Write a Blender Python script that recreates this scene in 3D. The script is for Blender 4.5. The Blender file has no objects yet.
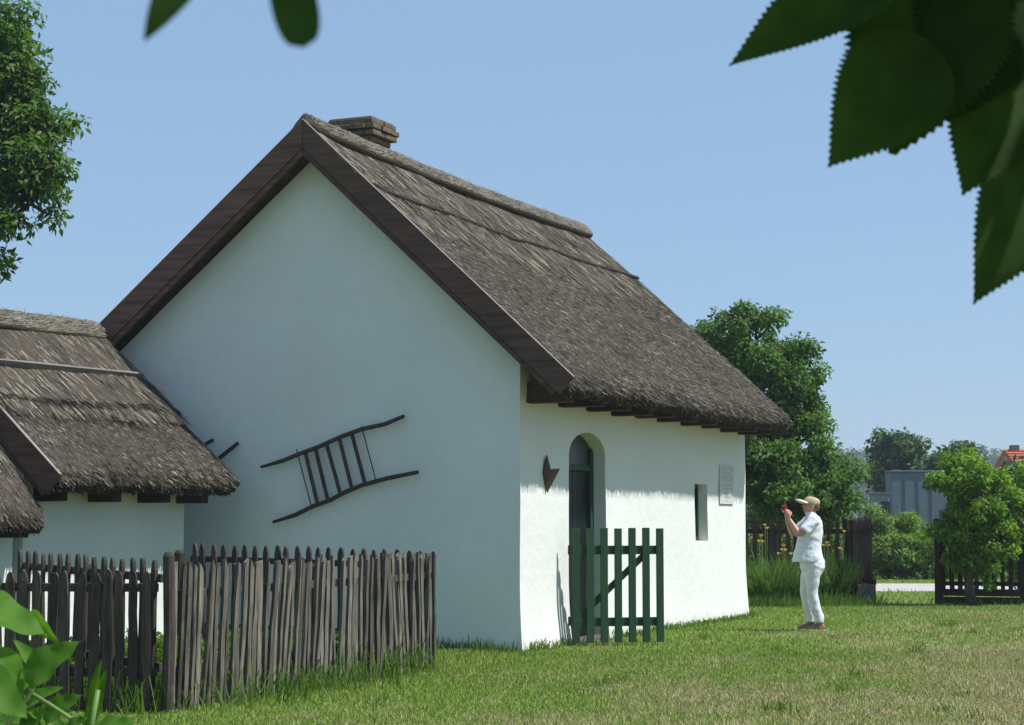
import bpy, bmesh, math, random
import numpy as np
from mathutils import Vector, Matrix, noise
random.seed(7); RNG = np.random.default_rng(7)
scene = bpy.context.scene
col = scene.collection
R = math.radians

# ------------------------------------------------------------------ camera
FPX, HY, CAMH = 1900.0, 525.0, 1.31
PITCH = math.atan((HY - 362.5) / FPX)
cam_d = bpy.data.cameras.new('camera'); cam = bpy.data.objects.new('camera', cam_d); col.objects.link(cam)
cam_d.sensor_width = 36.0; cam_d.lens = FPX / 1024 * 36
cam_d.clip_start = 0.05; cam_d.clip_end = 4000
cam.location = (0, 0, CAMH); cam.rotation_euler = (math.pi / 2 + PITCH, 0, 0)
cam_d.dof.use_dof = True; cam_d.dof.focus_distance = 22; cam_d.dof.aperture_fstop = 34
scene.camera = cam

# ------------------------------------------------------------------ sky, sun, exposure
SUN_EL = R(57); SUN_AZ = math.atan2(-0.20, 0.96)          # horizontal direction towards the sun
sdir = Vector((math.cos(SUN_AZ) * math.cos(SUN_EL), math.sin(SUN_AZ) * math.cos(SUN_EL), math.sin(SUN_EL)))
world = bpy.data.worlds.new('World'); scene.world = world; world.use_nodes = True
wn = world.node_tree.nodes; wl = world.node_tree.links
sky = wn.new('ShaderNodeTexSky'); sky.sky_type = 'NISHITA'; sky.sun_disc = False
sky.sun_elevation = SUN_EL; sky.sun_rotation = math.pi / 2 - SUN_AZ
sky.altitude = 100; sky.air_density = 1.0; sky.dust_density = 0.0; sky.ozone_density = 6.0
bgn = wn['Background']; bgn.inputs['Strength'].default_value = 0.092
veil = wn.new('ShaderNodeMix'); veil.data_type = 'RGBA'; veil.inputs[0].default_value = 0.62      # thin even summer haze over the whole sky
wl.new(sky.outputs[0], veil.inputs[6]); veil.inputs[7].default_value = (2.95, 4.65, 6.7, 1); wl.new(veil.outputs[2], bgn.inputs['Color'])
sun_d = bpy.data.lights.new('sun', 'SUN'); sun = bpy.data.objects.new('sun', sun_d); col.objects.link(sun)
sun_d.energy = 5.0; sun_d.angle = R(0.53); sun_d.color = (1.0, 0.965, 0.91)
sun.location = (20, -5, 40); sun.rotation_euler = sdir.to_track_quat('Z', 'Y').to_euler()
scene.view_settings.view_transform = 'Standard'; scene.view_settings.look = 'None'
scene.view_settings.exposure = 0.38; scene.view_settings.gamma = 1.0
scene.cycles.max_bounces = 6; scene.cycles.diffuse_bounces = 3; scene.cycles.glossy_bounces = 2; scene.cycles.transmission_bounces = 3; scene.cycles.volume_bounces = 0

# ------------------------------------------------------------------ pixel helpers (direction only; depth from plane)
CP, SP = math.cos(PITCH), math.sin(PITCH)
def ray(x, y):
    u = (x - 512) / FPX; v = -(y - 362.5) / FPX
    return Vector((u, CP - SP * v, SP + CP * v))
EYE = Vector((0, 0, CAMH))
def G(x, y, z=0.0):
    r = ray(x, y); return EYE + r * ((z - CAMH) / r.z)
def at(x, y, Y):
    r = ray(x, y); return EYE + r * (Y / r.y)

# ------------------------------------------------------------------ materials
def new_mat(name):
    m = bpy.data.materials.new(name); m.use_nodes = True
    nt = m.node_tree; return m, nt, nt.nodes['Principled BSDF']
def ramp(nt, fac, stops):
    r = nt.nodes.new('ShaderNodeValToRGB'); e = r.color_ramp.elements
    e[0].position = stops[0][0]; e[0].color = (*stops[0][1], 1)
    e[1].position = stops[-1][0]; e[1].color = (*stops[-1][1], 1)
    for p, c in stops[1:-1]:
        x = e.new(p); x.color = (*c, 1)
    nt.links.new(fac, r.inputs[0]); return r.outputs[0]
def tnoise(nt, vec, scale, detail=4, rough=0.55):
    n = nt.nodes.new('ShaderNodeTexNoise'); n.inputs['Scale'].default_value = scale
    n.inputs['Detail'].default_value = detail; n.inputs['Roughness'].default_value = rough
    if vec is not None: nt.links.new(vec, n.inputs['Vector'])
    return n.outputs[0]
def mapping(nt, vec, scale=(1, 1, 1), rot=(0, 0, 0)):
    n = nt.nodes.new('ShaderNodeMapping'); n.inputs['Scale'].default_value = scale; n.inputs['Rotation'].default_value = rot
    nt.links.new(vec, n.inputs[0]); return n.outputs[0]
def coord(nt, which='Object'):
    return nt.nodes.new('ShaderNodeTexCoord').outputs[which]
def gpos(nt): return nt.nodes.new('ShaderNodeNewGeometry').outputs['Position']
def mixc(nt, fac, a, b, mode='MIX'):
    n = nt.nodes.new('ShaderNodeMix'); n.data_type = 'RGBA'; n.blend_type = mode
    for sock, v in ((n.inputs[0], fac), (n.inputs[6], a), (n.inputs[7], b)):
        if hasattr(v, 'is_linked'): nt.links.new(v, sock)
        elif isinstance(v, tuple): sock.default_value = (*v, 1)
        else: sock.default_value = v
    return n.outputs[2]
def mathn(nt, op, a, b=0.0, c=None):
    n = nt.nodes.new('ShaderNodeMath'); n.operation = op
    for i, v in enumerate((a, b) if c is None else (a, b, c)):
        if hasattr(v, 'is_linked'): nt.links.new(v, n.inputs[i])
        else: n.inputs[i].default_value = v
    return n.outputs[0]
def bump(nt, bsdf, h, strength=0.3, dist=0.01):
    n = nt.nodes.new('ShaderNodeBump'); n.inputs['Strength'].default_value = strength; n.inputs['Distance'].default_value = dist
    nt.links.new(h, n.inputs['Height']); nt.links.new(n.outputs[0], bsdf.inputs['Normal'])
def attr(nt, name):
    n = nt.nodes.new('ShaderNodeAttribute'); n.attribute_name = name; return n.outputs['Fac']
def objrand(nt): return nt.nodes.new('ShaderNodeObjectInfo').outputs['Random']
def setc(bsdf, nt, c):
    if isinstance(c, tuple): bsdf.inputs['Base Color'].default_value = (*c, 1)
    else: nt.links.new(c, bsdf.inputs['Base Color'])

def m_plain(name, c, rough=0.7, spec=0.3, metal=0.0, nscale=20, var=0.15, bmp=0.1):
    m, nt, b = new_mat(name); v = coord(nt)
    n = tnoise(nt, v, nscale)
    setc(b, nt, ramp(nt, n, [(0.25, tuple(x * (1 - var) for x in c)), (0.75, tuple(min(1, x * (1 + var)) for x in c))]))
    b.inputs['Roughness'].default_value = rough; b.inputs['Specular IOR Level'].default_value = spec; b.inputs['Metallic'].default_value = metal
    if bmp: bump(nt, b, n, bmp, 0.01)
    return m
def m_plaster(name):
    m, nt, b = new_mat(name); p = gpos(nt)
    big = tnoise(nt, p, 0.9, 5); mid = tnoise(nt, p, 6, 5, 0.6); fine = tnoise(nt, p, 60, 3)
    base = ramp(nt, big, [(0.3, (0.645, 0.665, 0.635)), (0.7, (0.70, 0.715, 0.685))])
    st = mixc(nt, ramp(nt, mid, [(0.56, (0, 0, 0)), (0.8, (0.35, 0.35, 0.35))]), base, (0.57, 0.585, 0.55))
    # splash dirt close to the ground
    z = nt.nodes.new('ShaderNodeSeparateXYZ'); nt.links.new(p, z.inputs[0])
    dz = mathn(nt, 'ADD', z.outputs[2], mathn(nt, 'MULTIPLY', mathn(nt, 'SUBTRACT', mid, 0.4), -0.45))
    dirt = ramp(nt, dz, [(0.0, (0.45, 0.45, 0.45)), (0.09, (0, 0, 0))])
    setc(b, nt, mixc(nt, dirt, st, (0.45, 0.44, 0.36)))
    b.inputs['Roughness'].default_value = 0.92; b.inputs['Specular IOR Level'].default_value = 0.15
    h = mathn(nt, 'ADD', mathn(nt, 'MULTIPLY', mid, 1.0), mathn(nt, 'MULTIPLY', fine, 0.25))
    bump(nt, b, h, 0.35, 0.03)
    return m
def m_straw(name, dark, mid, light, attrname='rnd'):
    m, nt, b = new_mat(name); a = attr(nt, attrname); p = gpos(nt)
    c = ramp(nt, a, [(0.0, dark), (0.45, mid), (0.8, tuple(x * 1.15 for x in mid)), (1.0, light)])
    big = tnoise(nt, p, 1.1, 4)
    c = mixc(nt, 1.0, c, ramp(nt, big, [(0.3, (0.72, 0.70, 0.68)), (0.7, (1.12, 1.1, 1.05))]), 'MULTIPLY')
    setc(b, nt, c); b.inputs['Roughness'].default_value = 0.8; b.inputs['Specular IOR Level'].default_value = 0.2
    return m
def m_thatch_body(name):
    m, nt, b = new_mat(name); v = coord(nt)
    v2 = mapping(nt, v, (60, 7, 7))
    n = tnoise(nt, v2, 1.0, 5, 0.7); n2 = tnoise(nt, v, 45, 3)
    setc(b, nt, ramp(nt, mathn(nt, 'MULTIPLY', mathn(nt, 'ADD', n, n2), 0.5), [(0.3, (0.03, 0.025, 0.02)), (0.5, (0.075, 0.064, 0.05)), (0.7, (0.16, 0.14, 0.11))]))
    b.inputs['Roughness'].default_value = 0.95; b.inputs['Specular IOR Level'].default_value = 0.1
    bump(nt, b, n, 0.8, 0.03); return m
def m_wood(name, dark, light, axis=2, scale=9, rough=0.8, var=0.35, lichen=None):
    m, nt, b = new_mat(name); v = coord(nt)
    s = [scale * 4] * 3; s[axis] = scale * 0.35
    rnd = objrand(nt)
    off = nt.nodes.new('ShaderNodeVectorMath'); off.operation = 'ADD'; nt.links.new(v, off.inputs[0])
    cmb = nt.nodes.new('ShaderNodeCombineXYZ')
    for i in range(3): nt.links.new(mathn(nt, 'MULTIPLY', rnd, 7.3 + i), cmb.inputs[i])
    nt.links.new(cmb.outputs[0], off.inputs[1])
    v2 = mapping(nt, off.outputs[0], tuple(s))
    n = tnoise(nt, v2, 1.0, 6, 0.65)
    c = ramp(nt, n, [(0.3, dark), (0.7, light)])
    c = mixc(nt, 1.0, c, ramp(nt, rnd, [(0, (1 - var,) * 3), (1, (1 + var,) * 3)]), 'MULTIPLY')
    if lichen:
        l = tnoise(nt, off.outputs[0], 9, 4)
        c = mixc(nt, ramp(nt, l, [(0.6, (0, 0, 0)), (0.75, (0.7, 0.7, 0.7))]), c, lichen)
    setc(b, nt, c); b.inputs['Roughness'].default_value = rough; b.inputs['Specular IOR Level'].default_value = 0.25
    bump(nt, b, n, 0.5, 0.006); return m
def m_leaf(name, dark, mid, light, trans=0.35, rough=0.55, spec=0.18):
    m, nt, b = new_mat(name); a = attr(nt, 'rnd')
    c = ramp(nt, a, [(0.0, dark), (0.5, mid), (1.0, light)])
    setc(b, nt, c); b.inputs['Roughness'].default_value = rough; b.inputs['Specular IOR Level'].default_value = spec
    t = nt.nodes.new('ShaderNodeBsdfTranslucent')
    nt.links.new(mixc(nt, 1.0, c, (1.35, 1.5, 0.55), 'MULTIPLY'), t.inputs[0])
    mx = nt.nodes.new('ShaderNodeMixShader'); mx.inputs[0].default_value = trans
    nt.links.new(b.outputs[0], mx.inputs[1]); nt.links.new(t.outputs[0], mx.inputs[2])
    nt.links.new(mx.outputs[0], nt.nodes['Material Output'].inputs[0]); return m
def m_bigleaf(name, dark, light, trans=0.4, vein=(0.14, 0.2, 0.07)):
    # uv: u across (-1..1 -> 0..1), v along; side veins from a tilted wave
    m, nt, b = new_mat(name); uv = coord(nt, 'UV')
    sp = nt.nodes.new('ShaderNodeSeparateXYZ'); nt.links.new(uv, sp.inputs[0])
    ua = mathn(nt, 'ABSOLUTE', mathn(nt, 'SUBTRACT', sp.outputs[0], 0.5))
    ph = mathn(nt, 'SUBTRACT', mathn(nt, 'MULTIPLY', sp.outputs[1], 9.0), mathn(nt, 'MULTIPLY', ua, 5.0))
    fr = mathn(nt, 'FRACT', ph); line = mathn(nt, 'ABSOLUTE', mathn(nt, 'SUBTRACT', fr, 0.5))
    v1 = mathn(nt, 'LESS_THAN', line, 0.05); v2 = mathn(nt, 'LESS_THAN', ua, 0.018)
    vv = mathn(nt, 'MAXIMUM', v1, v2)
    n = tnoise(nt, coord(nt), 40, 4)
    c = mixc(nt, 1.0, ramp(nt, n, [(0.3, dark), (0.7, light)]), ramp(nt, objrand(nt), [(0, (0.7, 0.72, 0.7)), (1, (1.25, 1.2, 1.2))]), 'MULTIPLY')
    c = mixc(nt, mathn(nt, 'MULTIPLY', vv, 0.22), c, vein)
    setc(b, nt, c); b.inputs['Roughness'].default_value = 0.55; b.inputs['Specular IOR Level'].default_value = 0.12
    bump(nt, b, mathn(nt, 'ADD', mathn(nt, 'MULTIPLY', line, -0.3), n), 0.25, 0.0006)
    t = nt.nodes.new('ShaderNodeBsdfTranslucent'); nt.links.new(mixc(nt, 1.0, c, (1.4, 1.6, 0.45), 'MULTIPLY'), t.inputs[0])
    mx = nt.nodes.new('ShaderNodeMixShader'); mx.inputs[0].default_value = trans
    nt.links.new(b.outputs[0], mx.inputs[1]); nt.links.new(t.outputs[0], mx.inputs[2])
    nt.links.new(mx.outputs[0], nt.nodes['Material Output'].inputs[0]); return m

def dry_mask(nt):
    """0 = green, 1 = dry, by place: the worn middle of the yard is drier, the edge along the walls greener"""
    p = gpos(nt); s = nt.nodes.new('ShaderNodeSeparateXYZ'); nt.links.new(p, s.inputs[0])
    n1 = tnoise(nt, mapping(nt, p, (0.55, 0.38, 1)), 1.0, 5, 0.6); n2 = tnoise(nt, mapping(nt, p, (3.0, 2.2, 1)), 1.0, 4, 0.65)
    grad = mathn(nt, 'MULTIPLY', mathn(nt, 'SUBTRACT', 19.0, s.outputs[1]), 0.030)      # nearer = drier
    gx = mathn(nt, 'MULTIPLY', mathn(nt, 'SUBTRACT', s.outputs[0], 1.6), 0.06)
    t = mathn(nt, 'ADD', mathn(nt, 'ADD', mathn(nt, 'MULTIPLY', n1, 0.9), mathn(nt, 'MULTIPLY', n2, 0.85)), mathn(nt, 'ADD', grad, gx))
    n = nt.nodes.new('ShaderNodeMapRange'); n.inputs[1].default_value = 0.78; n.inputs[2].default_value = 1.20
    nt.links.new(t, n.inputs[0]); return n.outputs[0], p
def m_ground():
    m, nt, b = new_mat('lawn_soil'); d, p = dry_mask(nt)
    f = tnoise(nt, p, 14, 5, 0.7); f2 = tnoise(nt, p, 90, 2)
    g = ramp(nt, f, [(0.3, (0.07, 0.125, 0.020)), (0.7, (0.15, 0.23, 0.042))])
    s = ramp(nt, f, [(0.3, (0.16, 0.145, 0.06)), (0.7, (0.32, 0.285, 0.14))])
    setc(b, nt, mixc(nt, d, g, s)); b.inputs['Roughness'].default_value = 0.95; b.inputs['Specular IOR Level'].default_value = 0.1
    bump(nt, b, mathn(nt, 'ADD', f, f2), 0.6, 0.03); return m
def m_grass():
    m, nt, b = new_mat('grass_blade'); d, p = dry_mask(nt); a = attr(nt, 'rnd')
    g = ramp(nt, a, [(0, (0.10, 0.17, 0.020)), (0.5, (0.19, 0.285, 0.040)), (1, (0.31, 0.40, 0.08))])
    s = ramp(nt, a, [(0, (0.17, 0.175, 0.055)), (0.5, (0.32, 0.305, 0.13)), (1, (0.52, 0.475, 0.26))])
    k = mathn(nt, 'ADD', mathn(nt, 'MULTIPLY', d, 0.85), mathn(nt, 'MULTIPLY', mathn(nt, 'SUBTRACT', attr(nt, 'rnd2'), 0.5), 0.55))
    kk = nt.nodes.new('ShaderNodeMapRange'); kk.inputs[1].default_value = 0.3; kk.inputs[2].default_value = 0.55; nt.links.new(k, kk.inputs[0])
    c = mixc(nt, kk.outputs[0], g, s)
    setc(b, nt, c); b.inputs['Roughness'].default_value = 0.6; b.inputs['Specular IOR Level'].default_value = 0.25
    t = nt.nodes.new('ShaderNodeBsdfTranslucent'); nt.links.new(c, t.inputs[0])
    mx = nt.nodes.new('ShaderNodeMixShader'); mx.inputs[0].default_value = 0.25
    nt.links.new(b.outputs[0], mx.inputs[1]); nt.links.new(t.outputs[0], mx.inputs[2]); nt.links.new(mx.outputs[0], nt.nodes['Material Output'].inputs[0])
    return m

MT = dict(
    plaster=m_plaster('limewash_plaster'),
    thatch=m_thatch_body('thatch_body'),
    straw=m_straw('weathered_straw', (0.014, 0.012, 0.010), (0.120, 0.106, 0.084), (0.56, 0.51, 0.42)),
    straw_pale=m_straw('ridge_straw', (0.055, 0.050, 0.040), (0.18, 0.165, 0.135), (0.42, 0.39, 0.33)),
    barge=m_wood('dark_brown_board', (0.060, 0.033, 0.025), (0.155, 0.092, 0.070), 1, 4),
    sunlit_edge=m_plain('pale_sunlit_edge', (0.22, 0.20, 0.18), 0.6, 0.3, 0, 9, 0.2),  # pale colour imitating sunlight on the barge board edges
    joist=m_wood('brown_joist', (0.025, 0.014, 0.010), (0.07, 0.042, 0.03), 1, 8),
    grey_board=m_wood('grey_batten', (0.10, 0.095, 0.085), (0.26, 0.24, 0.22), 0, 8),
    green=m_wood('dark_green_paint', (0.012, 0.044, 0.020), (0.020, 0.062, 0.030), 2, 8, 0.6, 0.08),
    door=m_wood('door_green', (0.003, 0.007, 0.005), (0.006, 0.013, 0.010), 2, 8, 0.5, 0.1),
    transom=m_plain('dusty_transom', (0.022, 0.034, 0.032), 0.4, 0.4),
    old_wood=m_wood('weathered_pale', (0.026, 0.023, 0.018), (0.20, 0.18, 0.145), 2, 11, 0.9, 0.5, (0.12, 0.13, 0.085)),
    dark_wood=m_wood('dark_picket', (0.022, 0.018, 0.016), (0.085, 0.068, 0.055), 2, 7, 0.85, 0.3, (0.09, 0.09, 0.065)),
    rust=m_plain('rust_stain', (0.16, 0.06, 0.035), 0.9, 0.1, 0, 40, 0.4),
    brown_wood=m_wood('stained_brown', (0.016, 0.008, 0.006), (0.045, 0.024, 0.017), 2, 7, 0.6, 0.2),
    faded_board=m_wood('faded_board', (0.07, 0.055, 0.05), (0.15, 0.125, 0.115), 2, 7, 0.9, 0.2),
    barrow=m_wood('barrow_wood', (0.025, 0.018, 0.015), (0.085, 0.065, 0.052), 0, 9, 0.85, 0.2),
    iron=m_plain('dark_iron', (0.03, 0.027, 0.025), 0.6, 0.4),
    clay=m_plain('brown_clay', (0.10, 0.065, 0.048), 0.85, 0.2, 0, 30, 0.3),
    plaque=m_plain('pale_plaque', (0.56, 0.58, 0.53), 0.8, 0.15, 0, 15, 0.05),
    ink=m_plain('grey_lettering', (0.47, 0.49, 0.46), 0.8, 0.2, 0, 15, 0.2),
    brick=m_plain('sooty_brick', (0.135, 0.105, 0.075), 0.95, 0.1, 0, 18, 0.5, 0.5),
    mortar=m_plain('sooty_mortar', (0.10, 0.09, 0.075), 0.95, 0.1, 0, 18, 0.4, 0.4),
    soot=m_plain('soot', (0.01, 0.01, 0.01), 1, 0.0),
    road=m_plain('pale_concrete', (0.40, 0.38, 0.36), 0.9, 0.2, 0, 3, 0.12),
    shed=m_plain('grey_blue_metal', (0.12, 0.15, 0.20), 0.7, 0.2, 0, 2, 0.1),
    shed2=m_plain('pale_grey_render', (0.20, 0.23, 0.26), 0.8, 0.2, 0, 2, 0.1),
    tile=m_plain('red_tile', (0.42, 0.11, 0.06), 0.8, 0.2, 0, 6, 0.25),
    cream=m_plain('cream_wall', (0.6, 0.55, 0.45), 0.9, 0.2, 0, 2, 0.08),
    bark=m_wood('bark', (0.03, 0.024, 0.018), (0.11, 0.09, 0.07), 2, 6, 0.95, 0.1),
    stalk=m_plain('green_stem', (0.12, 0.20, 0.06), 0.6, 0.3, 0, 20, 0.2),
    skin=m_plain('skin', (0.46, 0.25, 0.17), 0.5, 0.4, 0, 8, 0.08, 0.03),
    shirt=m_plain('white_cotton', (0.66, 0.70, 0.76), 0.9, 0.15, 0, 12, 0.05, 0.2),
    trousers=m_plain('white_linen', (0.64, 0.66, 0.71), 0.9, 0.15, 0, 12, 0.06, 0.2),
    cap=m_plain('beige_cap', (0.44, 0.37, 0.25), 0.9, 0.1, 0, 14, 0.12),
    visor=m_plain('cream_visor', (0.62, 0.56, 0.42), 0.9, 0.1, 0, 14, 0.06),
    hair=m_plain('grey_brown_hair', (0.12, 0.08, 0.05), 0.7, 0.3, 0, 60, 0.4),
    shoe=m_plain('brown_leather', (0.22, 0.13, 0.085), 0.6, 0.3, 0, 30, 0.2),
    sole=m_plain('pale_sole', (0.42, 0.36, 0.28), 0.8, 0.2),
    red=m_plain('red_camera_body', (0.40, 0.012, 0.014), 0.35, 0.5, 0, 10, 0.05, 0),
    black=m_plain('black_plastic', (0.012, 0.012, 0.013), 0.4, 0.5, 0, 10, 0.05, 0),
    pupil=m_plain('dark_eye', (0.02, 0.015, 0.012), 0.2, 0.5, 0, 10, 0.05, 0),
    lip=m_plain('lips', (0.36, 0.14, 0.11), 0.5, 0.4, 0, 10, 0.05, 0),
    ground=m_ground(), grass=m_grass(),
    walnut=m_leaf('walnut_leaf', (0.042, 0.092, 0.020), (0.082, 0.165, 0.034), (0.15, 0.25, 0.06), 0.38),
    ash=m_leaf('left_tree_leaf', (0.040, 0.088, 0.018), (0.080, 0.155, 0.034), (0.16, 0.245, 0.07), 0.38),
    lime=m_leaf('bright_shrub_leaf', (0.075, 0.155, 0.016), (0.14, 0.26, 0.030), (0.26, 0.38, 0.055), 0.42),
    hedge=m_leaf('hedge_leaf', (0.075, 0.14, 0.028), (0.14, 0.23, 0.05), (0.25, 0.34, 0.09), 0.42),
    fartree=m_leaf('far_tree_leaf', (0.03, 0.065, 0.022), (0.055, 0.11, 0.034), (0.10, 0.165, 0.055), 0.3),
    wood_far=m_leaf('far_wood_leaf', (0.03, 0.065, 0.026), (0.05, 0.10, 0.036), (0.075, 0.135, 0.05), 0.2),
    lilyleaf=m_leaf('lily_leaf', (0.035, 0.08, 0.018), (0.07, 0.135, 0.032), (0.14, 0.22, 0.055), 0.35),
    petal=m_leaf('orange_petal', (0.42, 0.19, 0.07), (0.52, 0.32, 0.14), (0.58, 0.42, 0.24), 0.3),
    weed=m_leaf('weed_leaf', (0.05, 0.10, 0.014), (0.09, 0.165, 0.026), (0.16, 0.25, 0.05), 0.35),
    elm=m_bigleaf('elm_leaf', (0.018, 0.046, 0.007), (0.030, 0.070, 0.011), 0.28, (0.04, 0.07, 0.025)),
    lilac=m_bigleaf('lilac_leaf', (0.06, 0.155, 0.020), (0.10, 0.225, 0.032), 0.45),
)

# ------------------------------------------------------------------ mesh helpers
def link(name, me, mat, parent=None, smooth=False):
    o = bpy.data.objects.new(name, me); col.objects.link(o)
    if mat is not None and not me.materials: me.materials.append(mat)
    if smooth: me.polygons.foreach_set('use_smooth', [True] * len(me.polygons))
    if parent is not None: o.parent = parent
    return o
def py_mesh(name, V, F):
    me = bpy.data.meshes.new(name); me.from_pydata([tuple(v) for v in V], [], F); me.update(); return me
def np_mesh(name, V, nper, attrs=None):
    """V (n, nper, 3) separate polygons"""
    n = V.shape[0]; me = bpy.data.meshes.new(name)
    me.vertices.add(n * nper); me.vertices.foreach_set('co', np.ascontiguousarray(V, dtype=np.float32).ravel())
    me.loops.add(n * nper); me.loops.foreach_set('vertex_index', np.arange(n * nper, dtype=np.int32))
    me.polygons.add(n); me.polygons.foreach_set('loop_start', np.arange(0, n * nper, nper, dtype=np.int32))
    try: me.polygons.foreach_set('loop_total', np.full(n, nper, dtype=np.int32))
    except Exception: pass
    for k, a in (attrs or {}).items():
        at_ = me.attributes.new(k, 'FLOAT', 'POINT'); at_.data.foreach_set('value', np.repeat(a, nper).astype(np.float32))
    me.update(calc_edges=True); me.validate(); return me
class MB:
    def __init__(self): self.v = []; self.f = []
    def add(self, V, F):
        o = len(self.v); self.v += [tuple(p) for p in V]; self.f += [tuple(i + o for i in q) for q in F]; return self
    def box(self, x0, x1, y0, y1, z0, z1):
        return self.add([(x0, y0, z0), (x1, y0, z0), (x1, y1, z0), (x0, y1, z0), (x0, y0, z1), (x1, y0, z1), (x1, y1, z1), (x0, y1, z1)],
                        [(0, 3, 2, 1), (4, 5, 6, 7), (0, 1, 5, 4), (1, 2, 6, 5), (2, 3, 7, 6), (3, 0, 4, 7)])
    def beam(self, p0, p1, w, t, up=(0, 0, 1)):
        p0 = Vector(p0); p1 = Vector(p1); d = (p1 - p0).normalized(); s = d.cross(Vector(up)).normalized(); u = s.cross(d)
        V = [p + s * a * w / 2 + u * b * t / 2 for p in (p0, p1) for a, b in ((-1, -1), (1, -1), (1, 1), (-1, 1))]
        return self.add(V, [(0, 3, 2, 1), (4, 5, 6, 7), (0, 1, 5, 4), (1, 2, 6, 5), (2, 3, 7, 6), (3, 0, 4, 7)])
    def tube(self, pts, rad, n=8, cap=True, squash=1.0):
        pts = [Vector(p) for p in pts]; m = len(pts)
        if not hasattr(rad, '__len__'): rad = [rad] * m
        V = []; prev = None
        for i, p in enumerate(pts):
            d = (pts[min(i + 1, m - 1)] - pts[max(i - 1, 0)]).normalized()
            if prev is None: s = d.cross(Vector((0, 0, 1)) if abs(d.z) < 0.9 else Vector((1, 0, 0))).normalized()
            else: s = (prev - d * prev.dot(d)).normalized()
            prev = s; u = d.cross(s)
            for k in range(n):
                a = 2 * math.pi * k / n; V.append(p + (s * math.cos(a) + u * math.sin(a) * squash) * rad[i])
        F = [(i * n + k, i * n + (k + 1) % n, (i + 1) * n + (k + 1) % n, (i + 1) * n + k) for i in range(m - 1) for k in range(n)]
        if cap: F += [tuple(range(n - 1, -1, -1)), tuple((m - 1) * n + k for k in range(n))]
        return self.add(V, F)
    def rings(self, rs, n=16):
        """rs: (cx, cy, cz, rx, ry) horizontal ellipses stacked"""
        V = []
        for cx, cy, cz, rx, ry in rs:
            V += [(cx + rx * math.cos(2 * math.pi * k / n), cy + ry * math.sin(2 * math.pi * k / n), cz) for k in range(n)]
        m = len(rs)
        F = [(i * n + k, i * n + (k + 1) % n, (i + 1) * n + (k + 1) % n, (i + 1) * n + k) for i in range(m - 1) for k in range(n)]
        F += [tuple(range(n - 1, -1, -1)), tuple((m - 1) * n + k for k in range(n))]
        return self.add(V, F)
    def prism(self, poly, axis_vec):
        n = len(poly); a = Vector(axis_vec); V = [Vector(p) for p in poly] + [Vector(p) + a for p in poly]
        F = [tuple(range(n - 1, -1, -1)), tuple(range(n, 2 * n))] + [(i, (i + 1) % n, n + (i + 1) % n, n + i) for i in range(n)]
        return self.add(V, F)
    def ball(self, c, r, nu=12, nv=8, rot=None):
        rx, ry, rz = r if hasattr(r, '__len__') else (r, r, r); V = []
        for j in range(nv + 1):
            ph = math.pi * j / nv
            for i in range(nu):
                t = 2 * math.pi * i / nu
                p = Vector((rx * math.sin(ph) * math.cos(t), ry * math.sin(ph) * math.sin(t), -rz * math.cos(ph)))
                if rot is not None: p = rot @ p
                V.append(Vector(c) + p)
        F = [(j * nu + i, j * nu + (i + 1) % nu, (j + 1) * nu + (i + 1) % nu, (j + 1) * nu + i) for j in range(nv) for i in range(nu)]
        return self.add(V, F)
    def mesh(self, name): 
        me = py_mesh(name, self.v, self.f); bm = bmesh.new(); bm.from_mesh(me); bmesh.ops.remove_doubles(bm, verts=bm.verts, dist=1e-6)
        bmesh.ops.recalc_face_normals(bm, faces=bm.faces); bm.to_mesh(me); bm.free(); return me
    def build(self, name, mat, parent=None, smooth=False, bevel=0):
        o = link(name, self.mesh(name), mat, parent, smooth)
        if bevel:
            md = o.modifiers.new('bevel', 'BEVEL'); md.width = bevel; md.segments = 2; md.limit_method = 'ANGLE'
        return o
def tag(o, label=None, cat=None, group=None, kind=None):
    if label: o['label'] = label
    if cat: o['category'] = cat
    if group: o['group'] = group
    if kind: o['kind'] = kind
    return o
def empty(name, loc, rz=0.0):
    o = bpy.data.objects.new(name, None); col.objects.link(o); o.location = loc; o.rotation_euler = (0, 0, rz); o.empty_display_size = 0.2; return o
def bake(o):
    """apply modifiers through the depsgraph"""
    dg = bpy.context.evaluated_depsgraph_get(); me = bpy.data.meshes.new_from_object(o.evaluated_get(dg))
    o.modifiers.clear(); o.data = me; return o
def nz(x, y, z=0.0): return noise.noise(Vector((x, y, z)))

# strands: P root points, D direction, S side vector, lengths, widths, lift vector
def strand_mesh(name, P, D, S, L, W, rnd, bendN=None, bend=None, extra=None):
    tip = P + D * L[:, None]
    if bendN is not None: tip = tip + bendN * bend[:, None]
    s0 = S * (W / 2)[:, None]; s1 = S * (W * 0.35)[:, None]
    V = np.stack([P - s0, P + s0, tip + s1, tip - s1], axis=1)
    a = {'rnd': rnd}; a.update(extra or {})
    return np_mesh(name, V, 4, a)
def unit(a): return a / np.maximum(np.linalg.norm(a, axis=-1, keepdims=True), 1e-9)

# ================================================================== SETTING
gm = MB(); gm.add([(-900, -300, 0), (900, -300, 0), (900, 1800, 0), (-900, 1800, 0)], [(0, 1, 2, 3)])
tag(gm.build('ground', MT['ground']), kind='structure')
rd = MB(); rd.box(-60, 90, 37.6, 42.6, -0.2, 0.012)
tag(rd.build('road', MT['road']), kind='structure')

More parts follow.
